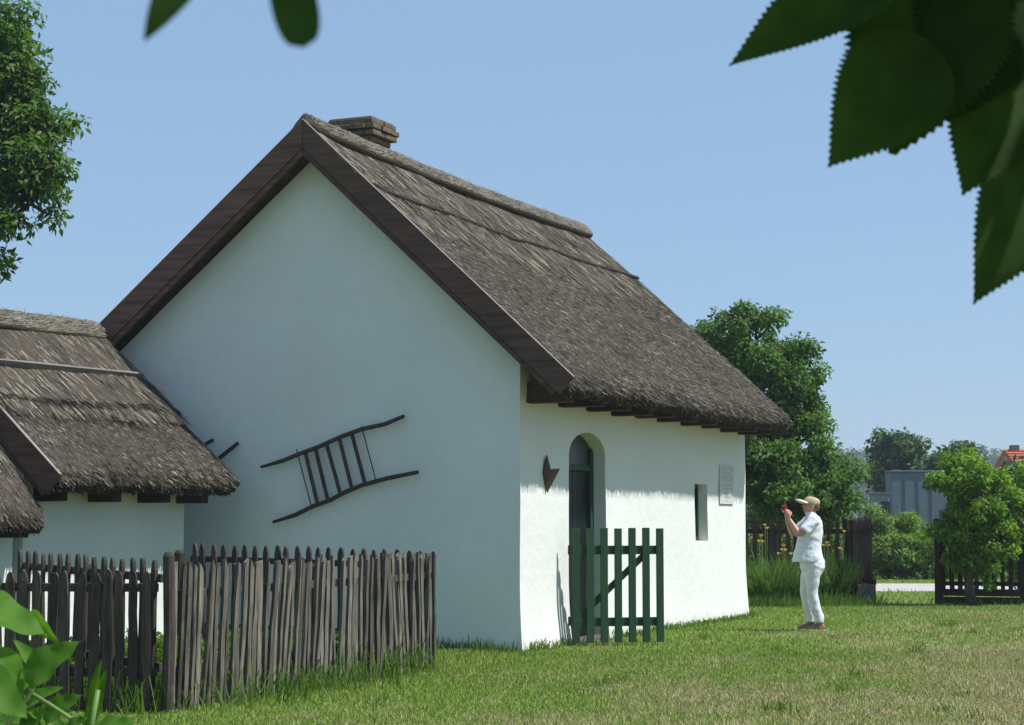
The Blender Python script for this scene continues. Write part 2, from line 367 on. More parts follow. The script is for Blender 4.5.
# ------------------------------------------------------------------ house geometry frames
class Frame:
    def __init__(s, C, ang): s.C = Vector(C); s.ang = ang; s.d = Vector((math.cos(ang), math.sin(ang), 0)); s.n = Vector((-s.d.y, s.d.x, 0))
    def w(s, a, b, z): return s.C + s.d * a + s.n * b + Vector((0, 0, z))
    def on_a(s, x, y, a):
        r = ray(x, y); t = (s.C + s.d * a - EYE).dot(s.d) / r.dot(s.d); q = EYE + r * t - s.C; return Vector((a, q.dot(s.n), q.z))
    def on_b(s, x, y, b):
        r = ray(x, y); t = (s.C + s.n * b - EYE).dot(s.n) / r.dot(s.n); q = EYE + r * t - s.C; return Vector((q.dot(s.d), b, q.z))
C1 = G(520, 652); D1 = (G(746.5, 617) - C1); BIG = Frame(C1, math.atan2(D1.y, D1.x)); BL = D1.length
F2 = G(182, 648); SM_ANG = R(59); SL = 2.352
SMALL = Frame(F2 - Vector((math.cos(SM_ANG), math.sin(SM_ANG), 0)) * SL, SM_ANG)

def wall_body(name, parent, L, W, bm_, zunder, cutters, wob=0.012, cell=0.22, flare=0.05):
    """solid walls up to the underside of the thatch, with wavy limewashed faces and a flared foot; openings are cut in"""
    bm = bmesh.new(); pts = [(0, 0), (0, zunder(0)), (bm_, zunder(bm_)), (W, zunder(W)), (W, 0)]
    vs = [bm.verts.new((0, b, z - (0.05 if z == 0 else 0))) for b, z in pts]; f = bm.faces.new(vs)
    r = bmesh.ops.extrude_face_region(bm, geom=[f]); bmesh.ops.translate(bm, vec=(L, 0, 0), verts=[v for v in r['geom'] if isinstance(v, bmesh.types.BMVert)])
    bmesh.ops.recalc_face_normals(bm, faces=bm.faces)
    for ax, mx in ((0, L), (1, W), (2, zunder(bm_))):
        k = cell
        while k < mx - 0.05:
            co = [0, 0, 0]; no = [0, 0, 0]; co[ax] = k; no[ax] = 1
            bmesh.ops.bisect_plane(bm, geom=bm.verts[:] + bm.edges[:] + bm.faces[:], plane_co=co, plane_no=no); k += cell
    bm.normal_update()
    for v in bm.verts:
        p = v.co; out = Vector((0, 0, 0))
        if p.y < 1e-4: out.y -= 1
        if p.y > W - 1e-4: out.y += 1
        if p.x < 1e-4: out.x -= 1
        if p.x > L - 1e-4: out.x += 1
        h = wob * (nz(p.x * 0.9, p.z * 0.9, p.y * 0.9) * 1.2 + 0.5 * nz(p.x * 3, p.z * 3 + 9, p.y * 3))
        fl = flare * max(0, 1 - max(p.z, 0) / 0.7) ** 2 * (1 + 0.5 * nz(p.x * 2, p.y * 2, 4))
        v.co = p + out * (h + fl)
    bmesh.ops.triangulate(bm, faces=bm.faces)
    me = bpy.data.meshes.new(name); bm.to_mesh(me); bm.free(); o = link(name, me, MT['plaster'], None)
    tmp = []
    for c in cutters:
        cm = c.mesh('cut'); co = link('cut', cm, MT['plaster']); tmp.append(co)
        md = o.modifiers.new('b', 'BOOLEAN'); md.operation = 'DIFFERENCE'; md.object = co; md.solver = 'EXACT'
    if tmp:
        bake(o)
        for t in tmp: bpy.data.objects.remove(t)
    me = o.data; me.polygons.foreach_set('use_smooth', [True] * len(me.polygons))
    if hasattr(me, 'set_sharp_from_angle'): me.set_sharp_from_angle(angle=R(28))
    o.parent = parent; return o

def thatch(parent, a0, a1, bE, zE, bR, zR, th, step_s=None, step_h=0.035, wob=0.03, dens=900, seed=1, sag=0.05, back=True, long_from=0.5, kb=1.0):
    """thatch slab over both slopes; the slope in view gets straw. s runs from eave (0) to ridge (1)"""
    rg = np.random.default_rng(seed); m = math.hypot(bR - bE, zR - zE); ub, uz = (bR - bE) / m, (zR - zE) / m
    nb, nzz = -uz, ub                                     # outward normal on the front slope
    def surf(a, s):                                       # height of the top surface over the plain slope
        t = (a - a0) / (a1 - a0)
        h = wob * (nz(a * 0.7, s * m * 0.6, seed) + 0.5 * nz(a * 2.3, s * m * 2.0, seed + 5)) - sag * math.sin(math.pi * t) * s
        if step_s is not None:
            e = step_s + 0.012 * nz(a * 4, 3, seed)
            if s > e: h += step_h * max(0.0, 1 - (s - e) * 1.6)
        h += 0.04 * (nz(a * 5.5, 1, seed) + 0.6 * nz(a * 13, 4, seed)) * max(0, 1 - s * m / 0.35)
        h -= 0.09 * max(0, 1 - s * m / 0.14) ** 2      # rounded eave lip
        return h
    NA = max(8, int((a1 - a0) / 0.12)); NS = max(8, int(m / 0.11)); V = []; F = []
    ring = []
    for i in range(NA + 1):
        a = a0 + (a1 - a0) * i / NA; row = []
        for j in range(NS + 1):
            s = j / NS; h = surf(a, s); row.append((a, bE + ub * m * s + nb * h, zE + uz * m * s + nzz * h))
        rb = []
        if back:
            for j in range(NS - 1, -1, -1):
                s = j / NS; h = surf(a + 50, s); rb.append((a, bR + kb * (bR - (bE + ub * m * s + nb * h)), zE + uz * m * s + nzz * h))
        under = []
        eb, ez = bE - nb * th, zE - nzz * th              # lower lip of the eave cut
        if back:
            under = [(a, bR + kb * (bR - eb), ez + 0.02 * nz(a * 3, 1)), (a, bR, zR - th / ub), (a, eb, ez + 0.02 * nz(a * 3, 0))]
        else:
            under = [(a, bR, zR - th / ub), (a, eb, ez + 0.02 * nz(a * 3, 0))]
        sec = row + rb + under; ring.append(len(sec)); V += sec
    n = ring[0]
    for i in range(NA):
        for k in range(n): F.append((i * n + k, (i + 1) * n + k, (i + 1) * n + (k + 1) % n, i * n + (k + 1) % n))
    F += [tuple(range(n)), tuple(NA * n + k for k in range(n - 1, -1, -1))]
    me = py_mesh('roof', V, F); bm = bmesh.new(); bm.from_mesh(me); bmesh.ops.recalc_face_normals(bm, faces=bm.faces); bmesh.ops.triangulate(bm, faces=[f for f in bm.faces if len(f.verts) > 4]); bm.to_mesh(me); bm.free()
    roof = link('roof', me, MT['thatch'], parent, True)
    # straw on the front slope
    area = (a1 - a0) * m; N = int(area * dens)
    A = rg.uniform(a0 - 0.02, a1 + 0.02, N); S = rg.uniform(0.0, 1.0, N) ** 0.95
    up = S > long_from + 0.04 * np.array([nz(a * 2, 8) for a in A])
    L = np.where(up, rg.uniform(0.15, 0.42, N), rg.uniform(0.03, 0.10, N))
    h = np.array([surf(a, s) for a, s in zip(A, S)])
    P = np.stack([A, bE + ub * m * S + nb * (h - 0.004), zE + uz * m * S + nzz * (h - 0.004)], 1)
    ang = rg.normal(0, 0.10, N); lift = np.where(up, np.abs(rg.normal(0.02, 0.03, N)), np.abs(rg.normal(0.11, 0.11, N)))
    down = np.array([0, -ub, -uz]); nn = np.array([0, nb, nzz]); ax = np.array([1.0, 0, 0])
    Dv = unit(down[None] * np.cos(ang)[:, None] + ax[None] * np.sin(ang)[:, None] + nn[None] * lift[:, None])
    Sd = unit(np.cross(Dv, nn[None] + rg.normal(0, 0.35, (N, 3))))
    W = rg.uniform(0.0035, 0.0075, N); rnd = np.clip(rg.beta(0.8, 1.15, N) + np.where(up, 0.10, 0.0), 0, 1)
    L = np.minimum(L, np.maximum(0.05, S * m + 0.06))
    st = link('straw', strand_mesh('straw', P, Dv, Sd, L, W, rnd), MT['straw'], roof); tag(st, kind='stuff')
    # cut ends at the eave: stubble standing out of the cut face
    N2 = int((a1 - a0) * 2600); A = rg.uniform(a0, a1, N2); t = rg.uniform(0, 1, N2) ** 0.8
    h0 = np.array([surf(a, 0.0) for a in A])
    P = np.stack([A, bE + nb * h0 * (1 - t) - nb * th * t + ub * 0.03, zE + nzz * h0 * (1 - t) - nzz * th * t + uz * 0.03], 1)
    ang = rg.normal(0, 0.16, N2); Dv = unit(down[None] + ax[None] * ang[:, None] + nn[None] * rg.normal(-0.12, 0.2, N2)[:, None])
    Sd = unit(np.cross(Dv, rg.normal(0, 1, (N2, 3)))); L = np.abs(rg.normal(0.022, 0.016, N2)) + 0.015 + np.array([0.022 * nz(a * 5, 2, seed) + 0.02 * max(0, nz(a * 11, 6, seed)) for a in A])
    e2 = link('eave_stubble', strand_mesh('eave_stubble', P, Dv, Sd, L, rg.uniform(0.005, 0.011, N2), np.clip(rg.beta(1.6, 3.6, N2), 0, 1)), MT['straw'], roof); tag(e2, kind='stuff')
    if step_s is not None:                                # butt ends at the lap between courses
        N3 = int((a1 - a0) * 700); A = rg.uniform(a0, a1, N3); S = step_s + rg.normal(0.0, 0.006, N3) + 0.012 * np.array([nz(a * 4, 3, seed) for a in A])
        hh = rg.uniform(0, step_h + 0.012, N3) + np.array([surf(a, max(0, step_s - 0.03)) for a in A])
        P = np.stack([A, bE + ub * m * (S + 0.02) + nb * hh, zE + uz * m * (S + 0.02) + nzz * hh], 1)
        Dv = unit(down[None] + ax[None] * rg.normal(0, 0.15, N3)[:, None] + nn[None] * rg.normal(0.1, 0.15, N3)[:, None]); Sd = unit(np.cross(Dv, rg.normal(0, 1, (N3, 3))))
        e3 = link('lap_stubble', strand_mesh('lap_stubble', P, Dv, Sd, rg.uniform(0.05, 0.13, N3), rg.uniform(0.005, 0.010, N3), np.clip(rg.beta(1.5, 3.4, N3), 0, 1)), MT['straw'], roof); tag(e3, kind='stuff')
    return roof, (ub, uz, nb, nzz, m, surf)

def ridge_roll(parent, a0, a1, bR, zR, r, seed=3, sagv=0.05, half=0.22):
    rg = np.random.default_rng(seed); NA = int((a1 - a0) / 0.1); V = []; F = []; n = 14
    def cen(a): return zR - sagv * math.sin(math.pi * (a - a0) / (a1 - a0)) + 0.02 * nz(a * 1.3, 5, seed)
    def prof(a, k):
        t = -1 + 2 * k / (n - 1); rr = 1 + 0.10 * nz(a * 3, t * 2, seed)
        return (a, bR + half * t, cen(a) + r * rr * (1 - abs(t) ** 2.0) - half * abs(t) * 0.72)
    for i in range(NA + 1):
        a = a0 + (a1 - a0) * i / NA; V += [prof(a, k) for k in range(n)] + [(a, bR + half * 0.8, cen(a) - half * 0.95), (a, bR - half * 0.8, cen(a) - half * 0.95)]
    q = n + 2
    F = [(i * q + k, (i + 1) * q + k, (i + 1) * q + (k + 1) % q, i * q + (k + 1) % q) for i in range(NA) for k in range(q)] + [tuple(range(q)), tuple(NA * q + k for k in range(q - 1, -1, -1))]
    o = link('ridge_roll', py_mesh('ridge_roll', V, F), MT['thatch'], parent, True)
    bm = bmesh.new(); bm.from_mesh(o.data); bmesh.ops.recalc_face_normals(bm, faces=bm.faces); bmesh.ops.triangulate(bm, faces=[f for f in bm.faces if len(f.verts) > 4]); bm.to_mesh(o.data); bm.free()
    N = int((a1 - a0) * 1500); A = rg.uniform(a0, a1, N); K = rg.uniform(0, n * 0.62, N)
    P = np.array([prof(a, k) for a, k in zip(A, K)]); P2 = np.array([prof(a + g, k + 0.2) for a, k, g in zip(A, K, rg.normal(0.06, 0.03, N))])
    Dv = unit(P2 - P) + np.stack([np.zeros(N), -np.abs(rg.normal(0.0, 0.06, N)), rg.normal(0.0, 0.05, N)], 1); Dv = unit(Dv)
    Sd = unit(np.cross(Dv, np.array([0, -0.6, 0.8])[None] + rg.normal(0, 0.3, (N, 3)))); P = P + np.array([0, -0.3, 0.9])[None] * 0.006
    s = link('straw', strand_mesh('straw', P, Dv, Sd, rg.uniform(0.05, 0.14, N), rg.uniform(0.005, 0.010, N), rg.beta(2, 2.2, N)), MT['straw_pale'], o); tag(s, kind='stuff')
    return o

def board_poly(name, parent, poly_bz, a, t, mat, bevel=0.006):
    """a plank lying in the gable plane, outline given in (b, z)"""
    return MB().prism([(a, b, z) for b, z in poly_bz], (t, 0, 0)).build(name, mat, parent, bevel=bevel)

# ================================================================== MAIN HOUSE
KB = 1.13; bE, zE, bR, zR = -0.69, 2.80, 2.465, 5.70; W1 = bR * (1 + KB); TH = 0.21
m1 = math.hypot(bR - bE, zR - zE); ub, uz = (bR - bE) / m1, (zR - zE) / m1; nb, nn_ = -uz, ub
def z_under(b): 
    bb = b if b <= bR else bR - (b - bR) / KB
    return zE + (bb - bE) * (zR - zE) / (bR - bE) - TH / ub - 0.02
house = tag(empty('thatched_house', C1, BIG.ang), 'large whitewashed house with steep brown thatched roof and green arched doorway', 'house')
# door niche (arched) and window niche
dA0, dA1, dS, dT, dDep = 1.38, 2.53, 2.10, 2.36, 0.25
arch = [(dA0, -0.3, -0.2), (dA1, -0.3, -0.2), (dA1, -0.3, dS)] + [((dA0 + dA1) / 2 + (dA1 - dA0) / 2 * math.cos(t), -0.3, dS + (dT - dS) * math.sin(t)) for t in [math.pi * k / 14 for k in range(1, 14)]] + [(dA0, -0.3, dS)]
door_cut = MB().prism(arch, (0, 0.3 + dDep, 0))
wA0, wA1, wZ0, wZ1, wDep = 5.88, 6.42, 1.10, 1.855, 0.19
win_cut = MB().prism([(wA0, -0.3, wZ0), (wA1, -0.3, wZ0), (wA1, -0.3, wZ1), (wA0, -0.3, wZ1)], (0, 0.3 + wDep, 0))
wall_body('wall', house, BL, W1, bR, z_under, [door_cut, win_cut])
roof, rf = thatch(house, -0.27, 8.20, bE, zE, bR, zR, TH, step_s=None, dens=3800, seed=11, long_from=0.63, kb=KB)
ridge_roll(roof, -0.26, 8.12, bR, zR + 0.06, 0.06, 5, 0.05, 0.17)
# dark batten pole pressed on the thatch under the ridge
pts = []
for i in range(25):
    a = -0.2 + (8.27 + 0.2) * i / 24; s = 0.745 + 0.006 * nz(a, 2); h = rf[5](min(8.15, max(-0.2, a)), s) + 0.02
    pts.append((a, bE + ub * m1 * s + nb * h, zE + uz * m1 * s + nn_ * h))
MB().tube(pts, 0.026, 6).build('thatch_pole', MT['joist'], roof, True)
# barge boards on the near gable, both slopes, and the far gable
def barges(parent, a, t, bE, zE, bR, zR, wd, strip, over=0.03, mat='barge', kb=1.0):
    m = math.hypot(bR - bE, zR - zE); ub, uz = (bR - bE) / m, (zR - zE) / m; nb, nn = -uz, ub
    zt = zR + over / ub
    for side in (0, 1):
        def q(s, o): # along slope, offset below the top line; mirrored for the back slope
            b = bE + ub * s + nb * (over - o); z = zE + uz * s + nn * (over - o); return (b if side == 0 else bR + kb * (bR - b), z)
        g = 0.003
        e = 0 if side == 0 else g
        def apex(o): z = zR + (over - o) / ub; return (bR - g if side == 0 else bR + g, z)
        o1 = board_poly('barge_board', parent, [q(-0.02, 0), apex(0), apex(wd), q(-0.02 , wd)], a, t, MT[mat])
        board_poly('sunlit_edge_line', parent, [q(-0.015, -0.001), (apex(-0.001)), (apex(-0.008)), q(-0.015, -0.008)], a - 0.003, t + 0.006, MT['sunlit_edge'], 0)  # added pale strip stands in for sun catching the board's top edge
        o2 = board_poly('verge_strip', parent, [q(0.04, wd + 0.004), apex(wd + 0.004), apex(wd + strip), q(0.04, wd + strip)], a + t * 0.35, t, MT[mat])
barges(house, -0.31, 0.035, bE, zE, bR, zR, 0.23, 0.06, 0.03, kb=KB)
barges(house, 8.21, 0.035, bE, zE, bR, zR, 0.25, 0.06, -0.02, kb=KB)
# joist tails and soffit boards
jz0, jz1 = 2.60, 2.745
a = 0.18; k = 0
while a < BL + 0.1:
    MB().box(a, a + 0.17, -0.47 + random.uniform(-0.03, 0.02), 0.05, jz0 + random.uniform(-0.01, 0.01), jz1 + 0.05).build('joist', MT['joist'], house, bevel=0.008)
    a += 0.86 + random.uniform(-0.05, 0.05)
MB().box(-0.24, 8.17, -0.34, -0.22, 2.765, 2.86).build('eave_beam', MT['joist'], house, bevel=0.01)
MB().box(-0.24, 8.17, W1 + 0.22, W1 + 0.34, 2.765, 2.86).build('eave_beam', MT['joist'], house, bevel=0.01)
# door: frame, transom, plank leaf
dy = dDep - 0.10
fr = MB(); fr.box(dA0 - 0.02, dA0 + 0.09, dy, dy + 0.08, 0, 2.2); fr.box(dA1 - 0.10, dA1 + 0.02, dy, dy + 0.08, 0, 2.2); fr.box(dA0 + 0.09, dA1 - 0.10, dy, dy + 0.08, 1.93, 2.0)
dfr = fr.build('door_frame', MT['green'], house, bevel=0.006)
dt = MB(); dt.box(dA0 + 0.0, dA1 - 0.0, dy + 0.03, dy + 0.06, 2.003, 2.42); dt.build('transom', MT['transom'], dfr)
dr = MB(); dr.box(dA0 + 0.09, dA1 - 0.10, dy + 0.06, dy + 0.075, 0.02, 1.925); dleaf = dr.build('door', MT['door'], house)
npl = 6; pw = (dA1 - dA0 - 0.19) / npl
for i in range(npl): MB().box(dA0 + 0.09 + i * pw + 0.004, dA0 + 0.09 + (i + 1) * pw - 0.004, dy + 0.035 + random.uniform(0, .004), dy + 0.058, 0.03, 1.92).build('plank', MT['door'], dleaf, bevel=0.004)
MB().tube([(dA1 - 0.2, dy + 0.03, 1.02), (dA1 - 0.2, dy - 0.02, 1.02), (dA1 - 0.28, dy - 0.02, 1.02)], 0.011, 6).build('door_handle', MT['iron'], dleaf)
MB().box(dA0 + 0.03, dA1 - 0.03, -0.06, dy - 0.02, -0.05, 0.05).build('doorstep', MT['mortar'], house, bevel=0.015)
# window: frame, pane, sill
wf = MB(); y0 = wDep - 0.06
wf.box(wA0, wA0 + 0.05, y0, y0 + 0.05, wZ0, wZ1); wf.box(wA1 - 0.05, wA1, y0, y0 + 0.05, wZ0, wZ1); wf.box(wA0 + 0.05, wA1 - 0.05, y0, y0 + 0.05, wZ0, wZ0 + 0.05); wf.box(wA0 + 0.05, wA1 - 0.05, y0, y0 + 0.05, wZ1 - 0.05, wZ1)
wo = wf.build('window', MT['green'], house, bevel=0.004)
MB().box(wA0 + 0.05, wA1 - 0.05, y0 + 0.02, y0 + 0.026, wZ0 + 0.05, wZ1 - 0.05).build('pane', MT['black'], wo)
# chimney: corbelled brick courses
chA, chB, chS = 1.27, 2.45, 0.52
ch = MB().box(chA + 0.02, chA + chS - 0.02, chB + 0.02, chB + chS - 0.02, 4.9, 6.02).build('chimney', MT['mortar'], roof)
def course(z, h, x0, x1, y0, y1, w=0.12, off=0):
    def run(n0, n1): 
        L = n1 - n0; k = max(1, round(L / 0.255)); return [(n0 + L * i / k, n0 + L * (i + 1) / k) for i in range(k)]
    j = lambda: random.uniform(-0.012, 0.012)
    for p, q in run(x0, x1):
        for yy in (y0, y1 - w): MB().box(p + 0.005, q - 0.005, yy + j(), yy + w + j(), z + random.uniform(0, .006), z + h - 0.008).build('brick', MT['brick'], ch, bevel=0.01)
    for p, q in run(y0 + w, y1 - w):
        for xx in (x0, x1 - w): MB().box(xx + j(), xx + w + j(), p + 0.005, q - 0.005, z, z + h - 0.008).build('brick', MT['brick'], ch, bevel=0.01)
zc = 5.58
for i, (e, h) in enumerate(((0, .075), (0, .075), (0, .075), (0, .07), (0.05, .07), (0.075, .07), (0.045, .07))):
    course(zc, h, chA - e, chA + chS + e, chB - e, chB + chS + e); zc += h
MB().box(chA - .03, chA + chS + .03, chB - .03, chB + chS + .03, zc - 0.03, zc + 0.015).build('chimney_cap', MT['mortar'], ch, bevel=0.02)

# ------------------------------------------------------------------ things on the main house walls
def tri_pts(fn): return [fn(*p) for p in ()]
# terracotta wall pocket
wp = BIG.on_b(548, 476, -0.03); sc = tag(empty('wall_pocket', BIG.w(wp.x, 0, 0), BIG.ang), 'small brown pointed clay pocket hung on white wall left of the doorway', 'wall pocket')
bk = MB().prism([(-0.02, -0.035, 2.06), (-0.10, -0.035, 1.87), (0.0, -0.035, 1.66), (0.09, -0.035, 1.88)], (0, 0.022, 0)); bk.build('back_plate', MT['clay'], sc, bevel=0.006)
pk = MB(); rimL, rimR, tip, front = Vector((-0.085, -0.037, 1.90)), Vector((0.085, -0.037, 1.90)), Vector((0.0, -0.037, 1.68)), Vector((0.03, -0.16, 1.915))
pk.add([rimL, rimR, tip, front, rimL + Vector((.02, -.012, 0)), rimR + Vector((-.02, -.012, 0)), front + Vector((-0.004, .03, 0)), Vector((0, -0.055, 1.80))],
       [(0, 2, 3), (3, 2, 1), (0, 3, 6, 4), (3, 1, 5, 6), (1, 0, 4, 5), (4, 6, 7), (6, 5, 7), (5, 4, 7)]); pk.build('pocket', MT['clay'], sc)
# notice plaque with faint lines
p0 = BIG.on_b(720, 466, -0.02); p1 = BIG.on_b(734, 500, -0.02)
pq = tag(empty('plaque', BIG.w(p0.x, 0, 0), BIG.ang), 'faint pale plaque with grey lettering at the far end of white wall', 'plaque')
pw_ = p1.x - p0.x
MB().box(0, pw_, -0.020, -0.004, 1.60, 2.14).build('panel', MT['plaque'], pq, bevel=0.004)
ln = MB(); z = 2.10
for i in range(9):
    x = 0.05 + random.uniform(0, .12)
    while x < pw_ - 0.1:
        w = random.uniform(0.04, 0.13)
        if x + w < pw_ - 0.03: ln.box(x, x + w, -0.0215, -0.0195, z - (0.035 if i in (1, 2) else 0.022), z)
        x += w + 0.025
    z -= 0.056
ln.build('lettering', MT['ink'], pq)

# hand barrows hung on the gable
def gp(x, y): q = BIG.on_a(x, y, -0.075); return (q.y, q.z)
def barrow(label, poles, slats, wires):
    root = tag(empty('hand_barrow', BIG.w(0, 0, 0), BIG.ang), label, 'hand barrow', 'wooden frames hung on the gable')
    for pl in poles:
        P = [gp(*q) for q in pl]; MB().tube([(-0.075, b, z) for b, z in P], [0.016] + [0.025] * (len(P) - 2) + [0.022], 7).build('pole', MT['barrow'], root, True)
    for (p, q) in slats:
        (b0, z0), (b1, z1) = gp(*p), gp(*q); mb = MB(); mb.beam((-0.075, b0, z0), (-0.075, b1, z1), 0.04, 0.022, (1, 0, 0)); mb.build('slat', MT['barrow'], root, bevel=0.004)
    for (p, q) in wires:
        (b0, z0), (b1, z1) = gp(*p), gp(*q); MB().tube([(-0.075, b0, z0), (-0.075, b1, z1)], 0.007, 5).build('rod', MT['iron'], root)
    return root
barrow('dark wooden ladder-like hand barrow hanging slanted on the shaded gable, whole frame in view',
       [[(261, 467), (283, 460.5), (300, 453.5), (318, 447), (340, 437), (362, 429), (385, 424), (404, 416)], [(273, 522), (295, 515), (312, 506.5), (330, 500), (345, 492), (362, 485), (388, 478), (418, 472)]],
       [((305.5, 453), (317.5, 504)), ((315.5, 449), (327.5, 499)), ((326.5, 444), (340.5, 494.5)), ((339.5, 439), (352, 489.5)), ((352, 434.5), (365, 484))],
       [((296.5, 449), (311, 505)), ((361.5, 426), (376, 481))])
barrow('second hand barrow on the gable, only its pole ends peeping past the small thatched roof',
       [[(150, 470), (170, 462), (190, 452), (213, 440)], [(160, 505), (180, 490), (205, 470), (222, 456), (238, 443)]],
       [((165, 464), (182, 489)), ((180, 458), (197, 477))], [])

# ------------------------------------------------------------------ green picket gate standing open in front of the doorway
g0 = G(572.5, 646.5); g1 = G(664, 645)
gv = g1 - g0; GL = gv.length
gate = tag(empty('picket_gate', g0, math.atan2(gv.y, gv.x)), 'dark green slatted gate standing open in front of the house doorway', 'gate')
sw = 0.083
for i in range(7):
    x = 0.0 + (GL - sw) * i / 6
    MB().box(x, x + sw, -0.012, 0.012, 0.035, 1.275 + random.uniform(-.006, .006)).build('slat', MT['green'], gate, bevel=0.004)
MB().box(-0.005, GL - 0.03, 0.0125, 0.042, 0.99, 1.085).build('rail', MT['green'], gate, bevel=0.004)
MB().box(-0.005, GL - 0.03, 0.0125, 0.042, 0.21, 0.305).build('rail', MT['green'], gate, bevel=0.004)
mb = MB(); mb.beam((0.06, 0.029, 0.29), (GL - 0.17, 0.029, 1.02), 0.024, 0.07, (0, 0, 1)); mb.build('brace', MT['green'], gate, bevel=0.004)
for zz in (0.27, 1.04): MB().tube([(-0.03, 0.02, zz - 0.05), (-0.03, 0.02, zz + 0.05)], 0.014, 8).build('hinge', MT['iron'], gate)

# ================================================================== SMALL OUTBUILDING
W2 = 3.12; sbE, szE, sbR, szR = -0.56, 1.79, W2 / 2, 3.52
def z_under2(b):
    bb = b if b <= W2 / 2 else W2 - b
    ubx = (sbR - sbE) / math.hypot(sbR - sbE, szR - szE)
    return szE + (bb - sbE) * (szR - szE) / (sbR - sbE) - 0.2 / ubx - 0.02
small = tag(empty('thatched_outbuilding', SMALL.C, SMALL.ang), 'small whitewashed outbuilding with shaggy thatched roof behind the picket fence', 'outbuilding')
wall_body('wall', small, SL, W2, W2 / 2, z_under2, [], 0.01, 0.25)
roof2, rf2 = thatch(small, -0.07, SL + 0.22, sbE, szE, sbR, szR, 0.2, step_s=0.42, step_h=0.055, dens=5400, seed=21, long_from=0.45, sag=0.02)
ridge_roll(roof2, -0.1, SL + 0.2, sbR, szR + 0.03, 0.07, 8, 0.01, 0.17)
m2 = math.hypot(sbR - sbE, szR - szE); ub2, uz2 = (sbR - sbE) / m2, (szR - szE) / m2
s = 0.655; mb = MB(); off = 0.05
mb.beam((-0.12, sbE + ub2 * m2 * s - uz2 * off, szE + uz2 * m2 * s + ub2 * off), (SL + 0.19, sbE + ub2 * m2 * s - uz2 * off, szE + uz2 * m2 * s + ub2 * off), 0.03, 0.075, (0, -uz2, ub2)); mb.build('batten', MT['grey_board'], roof2, bevel=0.005)
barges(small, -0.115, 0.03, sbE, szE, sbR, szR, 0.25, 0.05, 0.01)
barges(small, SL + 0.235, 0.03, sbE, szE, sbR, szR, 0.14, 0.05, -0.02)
for a in (0.12, 0.88, 1.62, 2.22):
    MB().box(a, a + 0.13, -0.34, 0.05, 1.54, 1.72).build('joist', MT['joist'], small, bevel=0.01)
MB().box(-0.05, SL + 0.2, -0.27, -0.17, 1.735, 1.81).build('eave_beam', MT['joist'], small)

# lean-to against the near gable of the outbuilding
lean = tag(empty('thatched_shelter', SMALL.C, SMALL.ang), 'low thatched shelter at the left edge, against the small outbuilding', 'shelter')
lbE, lzE, lbR, lzR = -0.50, 1.36, 0.9, 2.83
thatch(lean, -1.7, -0.16, lbE, lzE, lbR, lzR, 0.17, dens=2500, seed=31, back=False, long_from=0.4, sag=0.0)
MB().box(-1.6, -0.16, -0.03, 1.25, -0.05, 1.40).build('wall', MT['plaster'], lean)
for a in (-1.45, -0.9, -0.42): MB().box(a, a + 0.12, -0.38, 0.05, 1.19, 1.27).build('joist', MT['joist'], lean, bevel=0.008)

# ================================================================== FENCES
def picket_variant(w, t, h, kind, seed):
    rg = random.Random(seed); mb = MB(); n = 5; V = []; F = []
    for i in range(n):
        z = (h - 0.07) * i / (n - 1); bx = rg.uniform(-0.006, 0.006); by = rg.uniform(-0.004, 0.004); ww = w * rg.uniform(0.86, 1.08)
        V += [(bx - ww / 2, by - t / 2, z), (bx + ww / 2, by - t / 2, z), (bx + ww / 2 * 0.96, by + t / 2, z), (bx - ww / 2 * 0.96, by + t / 2, z)]
    if kind == 'round':
        V += [(-w * 0.30, -t / 2, h - 0.02), (w * 0.30, -t / 2, h - 0.02), (w * 0.30, t / 2, h - 0.02), (-w * 0.30, t / 2, h - 0.02)]
        V += [(-w * 0.08, -t / 2, h), (w * 0.08, -t / 2, h), (w * 0.08, t / 2, h), (-w * 0.08, t / 2, h)]; k = n + 2
    elif kind == 'point':
        V += [(-w * 0.06, -t / 2, h), (w * 0.06, -t / 2, h), (w * 0.06, t / 2, h), (-w * 0.06, t / 2, h)]; k = n + 1
    else:
        d = rg.uniform(-0.03, 0.03); V += [(-w * 0.42, -t / 2, h - 0.02 + d), (w * 0.42, -t / 2, h - 0.02 - d), (w * 0.40, t / 2, h - 0.025 - d), (-w * 0.40, t / 2, h - 0.02 + d)]; k = n + 1
    for i in range(k - 1):
        for j in range(4): F.append((i * 4 + j, i * 4 + (j + 1) % 4, (i + 1) * 4 + (j + 1) % 4, (i + 1) * 4 + j))
    F += [(3, 2, 1, 0), tuple((k - 1) * 4 + j for j in range(4))]
    me = py_mesh('picket', V, F); return me
